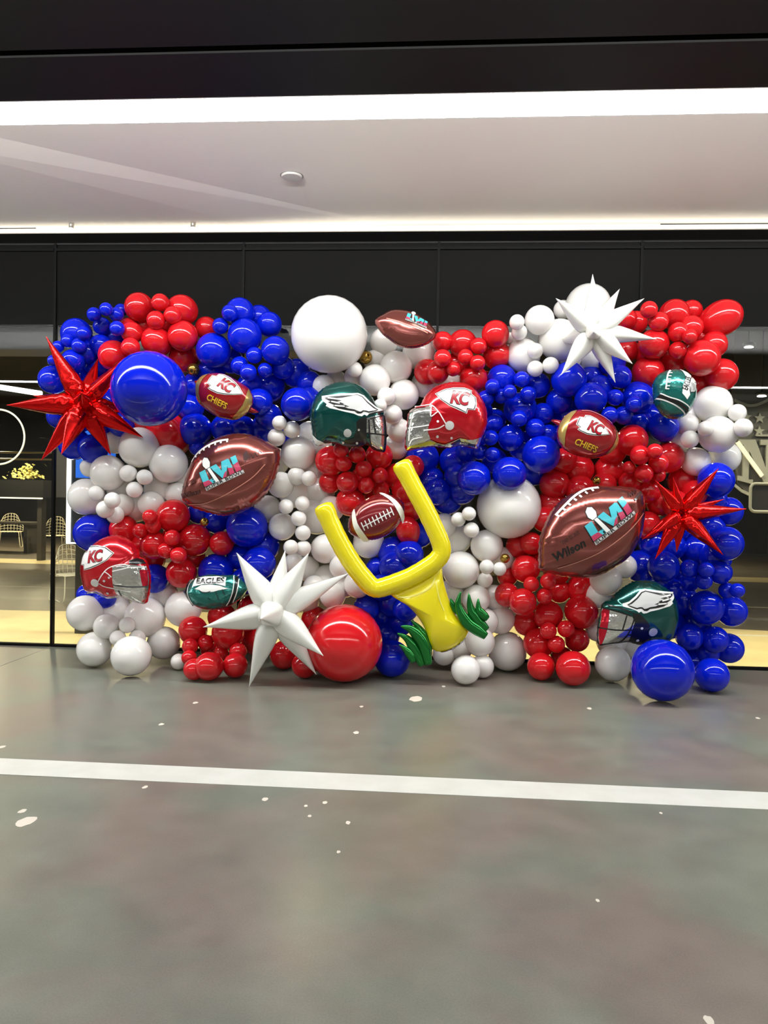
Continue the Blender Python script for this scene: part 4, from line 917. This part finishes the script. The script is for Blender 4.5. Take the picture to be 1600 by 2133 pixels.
# ---- starbursts
def starburst(label, c, Y, tips, m, L_, wd, base=6, crinkle=0.0):
    loc = P(c[0], c[1], Y); k = depth(loc)/F
    e = empty('starburst_balloon', Matrix.Translation(loc) @ CROT.to_4x4()); tag(e, label, 'starburst balloon')
    for t in tips:
        x, y = t[0]-c[0], -(t[1]-c[1]); dd = math.hypot(x, y)
        L2 = max(L_, dd*1.02)
        z = t[2]*math.sqrt(max(L2*L2-dd*dd, 0)) if len(t) > 2 and abs(t[2]) <= 1 else 0
        w_ = wd*(t[3] if len(t) > 3 else 1)
        d = Vector((x, y, z))
        if len(t) > 2 and t[2] == 1:      # the spike that points at the viewer
            d = CROT.transposed() @ ((CAM-loc).normalized())*(L_*.85)+Vector((x, y, 0))
        Ln = d.length
        prof = [(0, .25), (.05, .62), (.12, .9), (.2, 1.0), (.3, .98), (.42, .86), (.55, .68), (.7, .45), (.85, .22), (.96, .065), (1.0, .012)]
        n = 20; V = []; Fc = []
        rot = d.to_track_quat('Z', 'Y')
        fine = []
        for i in range(len(prof)-1):
            for s_ in range(3):
                u = s_/3; fine.append((prof[i][0]*(1-u)+prof[i+1][0]*u, prof[i][1]*(1-u)+prof[i+1][1]*u))
        fine.append(prof[-1])
        rnd = random.Random(int(t[0]*7+t[1])); phs = rnd.random()*6
        for u, r in fine:
            for j in range(n):
                q = 2*math.pi*j/n
                rr = r*w_*(1+.07*math.cos(4*q+phs)+crinkle*math.sin(u*46+3*q+phs)*max(0, .45-u)*2.2)
                p_ = rot @ Vector((rr*math.cos(q), rr*math.sin(q), base+u*(Ln-base)))
                V.append(p_*k)
        for i in range(len(fine)-1):
            for j in range(n): Fc.append((i*n+j, i*n+(j+1) % n, (i+1)*n+(j+1) % n, (i+1)*n+j))
        Fc.append(tuple(range(n-1, -1, -1))); Fc.append(tuple((len(fine)-1)*n+j for j in range(n)))
        mesh_obj('spike', V, Fc, m, e)
    return e
starburst('white foil starburst balloon at the top right of the wall', (1236, 690), -1.02,
    [(1150, 631, .5), (1232, 574, .2), (1299, 594, -.5, .9), (1337, 626, .4), (1367, 707, .1, .92), (1306, 765, .5), (1282, 797, 0, .95), (1164, 785, .5), (1237, 691, 1, .85), (1180, 690, -.9), (1250, 650, -1)], M_WHITEFOIL, 126, 19.5)
starburst('white foil starburst balloon at the bottom, left of the giant red balloon', (572, 1275), -1.2,
    [(494, 1151, .2), (592, 1147, -.2, .85), (645, 1151, .4), (725, 1195, -.1), (679, 1354, .95), (659, 1406, -.1, .9), (520, 1429, .2), (425, 1305, .3), (515, 1216, -.8), (545, 1288, 1, 1.0), (600, 1260, -1)], M_WHITEFOIL, 150, 26)
starburst('shiny red foil starburst balloon at the upper left edge', (175, 842), -.86,
    [(100, 703, .3), (185, 735, -.5, .85), (262, 740, -.2, .8), (297, 911, -.1, .95), (228, 948, -.1), (153, 951, .6), (88, 960, .2), (16, 845, .2, 1.1), (56, 820, -.3, .8), (170, 820, 1, .8), (250, 850, -.6), (190, 850, -1)], M_REDFOIL, 150, 21.5, crinkle=.12)
starburst('shiny red foil starburst balloon at the right edge', (1418, 1070), -1.0,
    [(1357, 1001, .4, .8), (1397, 995, .2, .7), (1494, 976, .3), (1510, 1040, -.1, .7), (1552, 1060, .3), (1507, 1076, -.3, .8), (1503, 1156, .4), (1470, 1135, .6, .8), (1415, 1151, -.2, .8), (1362, 1165, .3), (1340, 1125, -.2, .8), (1352, 1108, .5, .85), (1440, 1040, -1)], M_REDFOIL, 108, 16, crinkle=.12)

# ---- gold chrome mini balloons peeping out between the others
M_GOLDB = mat('gold_chrome_latex', srgb(176, 142, 66), .14, metal=.9)
for x, y, r, Y, lab in ((762, 744, 14, -.60, 'small gold chrome balloon right of the giant white balloon'), (403, 770, 13, -.60, 'small gold chrome balloon left of the left gold-striped football'),
                       (426, 1087, 9, -.66, 'small gold chrome balloon under the left brown football'), (1052, 1163, 10, -.62, 'small gold chrome balloon between white and red clusters right of goalpost'), (1243, 1001, 9, -.72, 'small gold chrome balloon above the right brown football')):
    p = P(x, y, Y); k = depth(p)/F
    o = bpy.data.objects.new('gold_latex_balloon', BME); COL.objects.link(o); o.material_slots[0].link = 'OBJECT'; o.material_slots[0].material = M_GOLDB
    o.location = p; o.scale = (r*k,)*3; o.rotation_euler = Vector((.3, -1, .4)).to_track_quat('Z', 'Y').to_euler()
    tag(o, lab, 'balloon', 'gold chrome balloons')

# ================================================================== BEYOND THE GLASS
M_WIRE = mat('cream_wire', srgb(232, 224, 196), .4)
M_PALE = mat('pale_woven_seat', srgb(226, 214, 160), .6)
def wire_chair(label, x, Y, rz, col=M_WIRE, s=1.0):
    e = empty('wire_chair', Matrix.Translation((x, Y, 0)) @ Matrix.Rotation(rz, 4, 'Z') @ Matrix.Scale(s, 4)); tag(e, label, 'chair', 'wire lounge chairs')
    # curved back shell of wires
    parts = []
    def bp(u, v): # u -1..1 across, v 0..1 up
        wdt = .32*(1-.35*max(0, v-.55)/.45*abs(u)); return Vector((u*wdt, .22+.06*v-.16*u*u, .42+.48*v*math.sqrt(max(.05, 1-.6*u*u))))
    for i in range(9): parts.append(tube_data([bp(-1+i/4, v/6) for v in range(7)], .006, 6))
    for v in range(7): parts.append(tube_data([bp(-1+i/6, v/6) for i in range(13)], .006, 6))
    mesh_obj('backrest', *merge(*parts), col, e)
    parts = []
    for i in range(8): parts.append(tube_data([(-.28+i*.08, -.25, .43), (-.28+i*.08, 0, .40), (-.28+i*.08, .24, .43)], .006, 6))
    for i in range(7): parts.append(tube_data([(-.29, -.25+i*.08, .42), (.29, -.25+i*.08, .42)], .006, 6))
    mesh_obj('seat', *merge(*parts), col, e)
    for sx in (-1, 1):
        mesh_obj('leg', *tube_data(smooth_path([(sx*.24, -.2, .42), (sx*.29, -.27, .02), (sx*.29, 0, .012), (sx*.29, .26, .02), (sx*.24, .2, .42)], 5), .01, 6), col, e)
    return e
c1 = PZ(62, 1128, 0); wire_chair('pale wire lounge chair seen through the left window, nearest the frame edge', c1.x, 11.8, 2.6)
c2 = P(112, 1128, 11.2); wire_chair('pale wire lounge chair behind the left window mullion', c2.x, 11.2, -2.4)
c3 = P(166, 1128, 10.6); wire_chair('pale wire lounge chair right of the glowing white display edge', c3.x, 10.6, 2.9)
c4 = P(20, 1128, 12.6); wire_chair('pale wire lounge chair at the far left edge by the dark table', c4.x, 12.6, .4)
cz = P(146, 1245, 3.2); wire_chair('bare white wire chair close behind the glass by the left red helmet', cz.x+.05, 3.2, .9, mat('white_wire', srgb(240, 236, 220), .35), .85)
# table
tp = P(18, 1080, 11.0); e = empty('lounge_table', Matrix.Translation((tp.x-.2, 11.0, 0))); tag(e, 'dark grey lounge table at the far left behind the glass', 'table')
M_DT = mat('dark_table', srgb(70, 66, 60), .4)
mesh_obj('table_top', *box_data(-.95, .95, -.4, .4, .7, .75), M_DT, e, smooth=False)
for sx in (-.8, .8): mesh_obj('leg', *box_data(sx-.04, sx+.04, -.3, .3, 0, .7), M_DT, e, smooth=False)
# planter with yellow foliage
pl = P(55, 1037, 9.0); e = empty('planter', Matrix.Translation((pl.x, 9.0, 0))); tag(e, 'black planter box with pale yellow foliage behind the left window', 'planter')
zt = P(55, 1000, 9.0).z; zb = P(55, 1036, 9.0).z
mesh_obj('box', *box_data(-1.1, .48, -.2, .2, zb, zt), mat('black_planter', srgb(16, 16, 15), .5), e, smooth=False)
mesh_obj('edge_light', *box_data(-1.1, .48, -.22, -.2, zb-.03, zb), mat('white_edge', srgb(236, 232, 220), .4, emit=.8), e, smooth=False)
mesh_obj('stand', *merge(box_data(-1.0, -.9, -.1, .1, 0, zb-.03), box_data(.3, .4, -.1, .1, 0, zb-.03)), M_DT, e, smooth=False)
rnd = random.Random(5); V = []; Fc = []
for i in range(150):
    c = Vector((rnd.gauss(0, .16), rnd.gauss(0, .08), zt+.03+abs(rnd.gauss(.1, .09)))); a = rnd.uniform(0, 6.28); b_ = rnd.uniform(-.6, .6)
    u = Vector((math.cos(a), math.sin(a)*.6, b_))*.055; v = Vector((-math.sin(a)*.5, .3, math.cos(a)))*.03; k0 = len(V)
    V += [c-u, c+v, c+u, c-v, c+Vector((0, -.012, 0))]; Fc += [(k0, k0+1, k0+4), (k0+1, k0+2, k0+4), (k0+2, k0+3, k0+4), (k0+3, k0, k0+4)]
fo = mesh_obj('foliage', V, Fc, mat('yellow_foliage', srgb(232, 220, 128), .6), e, smooth=False); fo['kind'] = 'stuff'
# ring lamp
pr = P(-4, 910, 1.6); kr = depth(pr)/F
ring = mesh_obj('ring_lamp', *tube_data([pr+Vector((57*kr*math.cos(q), 0, 57*kr*math.sin(q))) for q in [2*math.pi*i/64 for i in range(64)]], .011, 8, closed=True, normal=(0, 1, 0)), mat('ring_white', srgb(236, 230, 214), .4, emit=.6))
tag(ring, 'thin white ring lamp hanging behind the left window', 'lamp')
# glowing bars standing in for strip lights mirrored in the glass
pa, pb = P(-60, 797, 2.6), P(86, 820, 2.6)
tag(mesh_obj('strip_reflection_bar', *tube_data([pa, pb], .035, 8), mat('reflection_white', (1, .98, .94), .4, emit=3)), 'thick sloping white strip reflection in the left window', 'lamp')
pa, pb = P(-60, 794, 3.2), P(120, 796, 3.2)
tag(mesh_obj('strip_reflection_bar', *tube_data([pa, pb], .01, 8), mat('reflection_white_thin', (1, .98, .94), .4, emit=1.2)), 'thin level white strip reflection in the left window', 'lamp')
for yy, lab in ((943, 'upper of two thin brass rails behind the left window'), (957, 'lower of two thin brass rails behind the left window')):
    pa, pb = P(-40, yy-1, 6.5), P(126, yy, 6.5)
    tag(mesh_obj('brass_rail', *tube_data([pa, pb], .018, 8), mat('brass', srgb(190, 170, 110), .4, metal=.5, emit=0)), lab, 'rail')
# display panel
pd = P(143, 1132, .75); kd = depth(pd)/F; x0 = pd.x-.02; zb = pd.z; zt = P(143, 800, .75).z
e = empty('display_panel', Matrix.Translation((pd.x, .75, 0))); tag(e, 'upright display panel with glowing white edge and blue screen, left window', 'display')
mesh_obj('lit_edge', *merge(box_data(-.02, .02, -.02, .02, zb, zt), box_data(.02, .5, -.02, .02, zb, zb+.012)), mat('display_edge', (1, .99, .95), .4, emit=5), e, smooth=False)
mesh_obj('screen', *box_data(.07, .5, -.005, .015, P(150, 995, .75).z, zt), mat('blue_screen', srgb(40, 110, 235), .3, emit=.7), e, smooth=False)
mesh_obj('panel', *box_data(.02, .5, -.004, .014, zb+.012, zt), mat('display_dark', srgb(40, 44, 54), .3), e, smooth=False)
mesh_obj('stand', *box_data(.1, .4, -.05, .05, 0, zb), M_DT, e, smooth=False)
pc = P(121, 1040, .9); zc0 = P(121, 1130, .9).z
col_ = box('dark_post', P(112, 1000, 1.1).x, P(137, 1000, 1.1).x, 1.1, 1.3, P(120, 1036, 1.1).z, H-.1, mat('dark_post_paint', srgb(64, 60, 58), .5)); tag(col_, 'dark grey vertical panel left of the glowing white display edge', 'panel')
# shield sign beyond the right window
class S2: pass
YSH = 1.5; e0 = P(1640, 880, YSH); ks = depth(e0)/F
e = empty('shield_sign', Matrix.Translation(e0)); tag(e, 'grey shield sign with white stars and letters at the right edge', 'sign')
def slab(name, pts, y0, y1, m):
    pts = [((x-1640)*ks, -(y-880)*ks) for x, y in pts]; n = len(pts)
    V = [(x, y0, z) for x, z in pts]+[(x, y1, z) for x, z in pts]
    tr = tessellate_polygon([[Vector((x, z, 0)) for x, z in pts]])
    Fc = [tuple(t) for t in tr]+[tuple(n+i for i in t) for t in tr]+[(i, (i+1) % n, n+(i+1) % n, n+i) for i in range(n)]
    o = mesh_obj(name, V, Fc, m, e, smooth=False)
    bm = bmesh.new(); bm.from_mesh(o.data); bmesh.ops.recalc_face_normals(bm, faces=bm.faces); bm.to_mesh(o.data); bm.free()
    return o
M_SHD = mat('shield_dark', srgb(74, 70, 66), .5); M_SHW = mat('shield_silver', srgb(140, 140, 132), .45)
slab('shield_back', [(1528, 690), (1752, 690), (1752, 930), (1735, 1010), (1690, 1055), (1640, 1085), (1590, 1055), (1545, 1010), (1528, 930)], 0, .04, mat('shield_outer', srgb(66, 64, 60), .5))
def arc(x0, y0, x1, y1, dip, n=14): return [(x0+(x1-x0)*i/n, y0+(y1-y0)*i/n+dip*math.sin(math.pi*i/n)) for i in range(n+1)]
top_ = arc(1532, 838, 1600, 836, 12)
slab('scroll', top_+[(x, y-6) for x, y in reversed(top_)], -.02, 0, M_SHW)
def star_pts(cx, cy, R_): return [(cx+(R_ if i % 2 == 0 else R_*.42)*math.sin(math.pi*i/5), cy-(R_ if i % 2 == 0 else R_*.42)*math.cos(math.pi*i/5)) for i in range(10)]
for cx, cy in ((1556, 870), (1583, 872), (1583, 899), (1612, 872), (1612, 899), (1640, 872), (1640, 899), (1668, 872)): slab('star', star_pts(cx, cy, 11.5), -.02, 0, M_SHW)
slab('band', [(1576, 906), (1730, 906), (1730, 910), (1576, 910)], -.03, 0, M_SHW)
slab('letter', [(1541, 917), (1575, 917), (1597, 975), (1597, 928), (1585, 928), (1585, 917), (1618, 917), (1618, 928), (1608, 928), (1608, 1012), (1597, 1012), (1563, 940), (1563, 1000), (1572, 1000), (1572, 1010), (1541, 1002), (1541, 992), (1551, 994), (1551, 928), (1541, 928)], -.03, 0, M_SHW)
slab('letter', [(1624, 917), (1672, 917), (1672, 940), (1664, 940), (1664, 928), (1645, 928), (1645, 955), (1660, 955), (1660, 966), (1645, 966), (1645, 1030), (1655, 1030), (1655, 1040), (1624, 1040), (1624, 1030), (1634, 1030), (1634, 928), (1624, 928)], -.03, 0, M_SHW)
slab('letter', [(1680, 917), (1706, 917), (1706, 928), (1699, 928), (1699, 990), (1722, 985), (1722, 965), (1732, 965), (1732, 1000), (1680, 1012), (1680, 1002), (1688, 1000), (1688, 928), (1680, 928)], -.03, 0, M_SHW)
low = [(1530, 1004), (1550, 1020), (1580, 1034), (1612, 1050), (1640, 1060)]
slab('shield_border', low+[(x, y+7) for x, y in reversed(low)], -.02, 0, M_SHW)
slab('slanting_reflection', [(1541, 920), (1592, 990), (1586, 996), (1533, 925)], -.05, -.03, mat('slanting_reflection_white', srgb(240, 238, 228), .4))  # white slab standing in for a slanting light reflected in the glass
# small plate below the shield
pb_ = P(1600, 1050, 1.2); kb = depth(pb_)/F; e = empty('plate_sign', Matrix.Translation(pb_)); tag(e, 'small dark rounded plate with pale outline at the right edge', 'sign')
rr = []
for cx, cy, a0_ in ((-25, 7, 180), (25, 7, 270), (25, -45, 0), (-25, -45, 90)):
    pass
def rrect(x0, x1, z0, z1, r, n=5):
    out = []
    for cx, cz, a in ((x1-r, z1-r, 0), (x0+r, z1-r, 90), (x0+r, z0+r, 180), (x1-r, z0+r, 270)):
        for i in range(n+1):
            q = math.radians(a+90*i/n); out.append((cx+r*math.cos(q), cz+r*math.sin(q)))
    return out
pp = [Vector((x*kb, 0, z*kb)) for x, z in rrect(-36, 60, -16, 42, 10)]
mesh_obj('outline', *tube_data(pp, 3.2*kb, 8, closed=True, normal=(0, 1, 0)), M_SHW, e)
n = len(pp); V = [v+Vector((0, .005, 0)) for v in pp]+[v+Vector((0, .02, 0)) for v in pp]
mesh_obj('plate', V, [tuple(range(n)), tuple(range(2*n-1, n-1, -1))]+[(i, (i+1) % n, n+(i+1) % n, n+i) for i in range(n)], mat('plate_dark', srgb(28, 27, 26), .5), e, smooth=False)
# lamp reflections in the right window, built as small glowing bodies
for x, y, lab in ((1560, 722, 'upper small oval lamp reflection in the right window'), (1587, 824, 'lower small oval lamp reflection above the shield stars')):
    p = P(x, y, 1.0); k = depth(p)/F
    e = empty('oval_lamp_reflection', Matrix.Translation(p)); tag(e, lab, 'lamp')
    V, Fc = lathe([(9*k, -.3*k), (9.5*k, 1*k), (6*k, 3*k)], 20); mesh_obj('glow_disc', [(v[0], v[1]*.8, v[2]*1.0-2*k) for v in V], Fc, mat('oval_reflection_glow', (1, .98, .94), .4, emit=4), e)
    mesh_obj('stem', *lathe([(.008, 5*k), (.008, H-.1-p.z)], 10), MATS.get('lamp_black') or mat('lamp_black', srgb(15, 15, 15), .5), e)
    V, Fc = lathe([(11*k, 1*k), (13*k, 3*k), (12*k, 7*k)], 20); mesh_obj('housing', V, Fc, mat('lamp_black', srgb(15, 15, 15), .5), e)
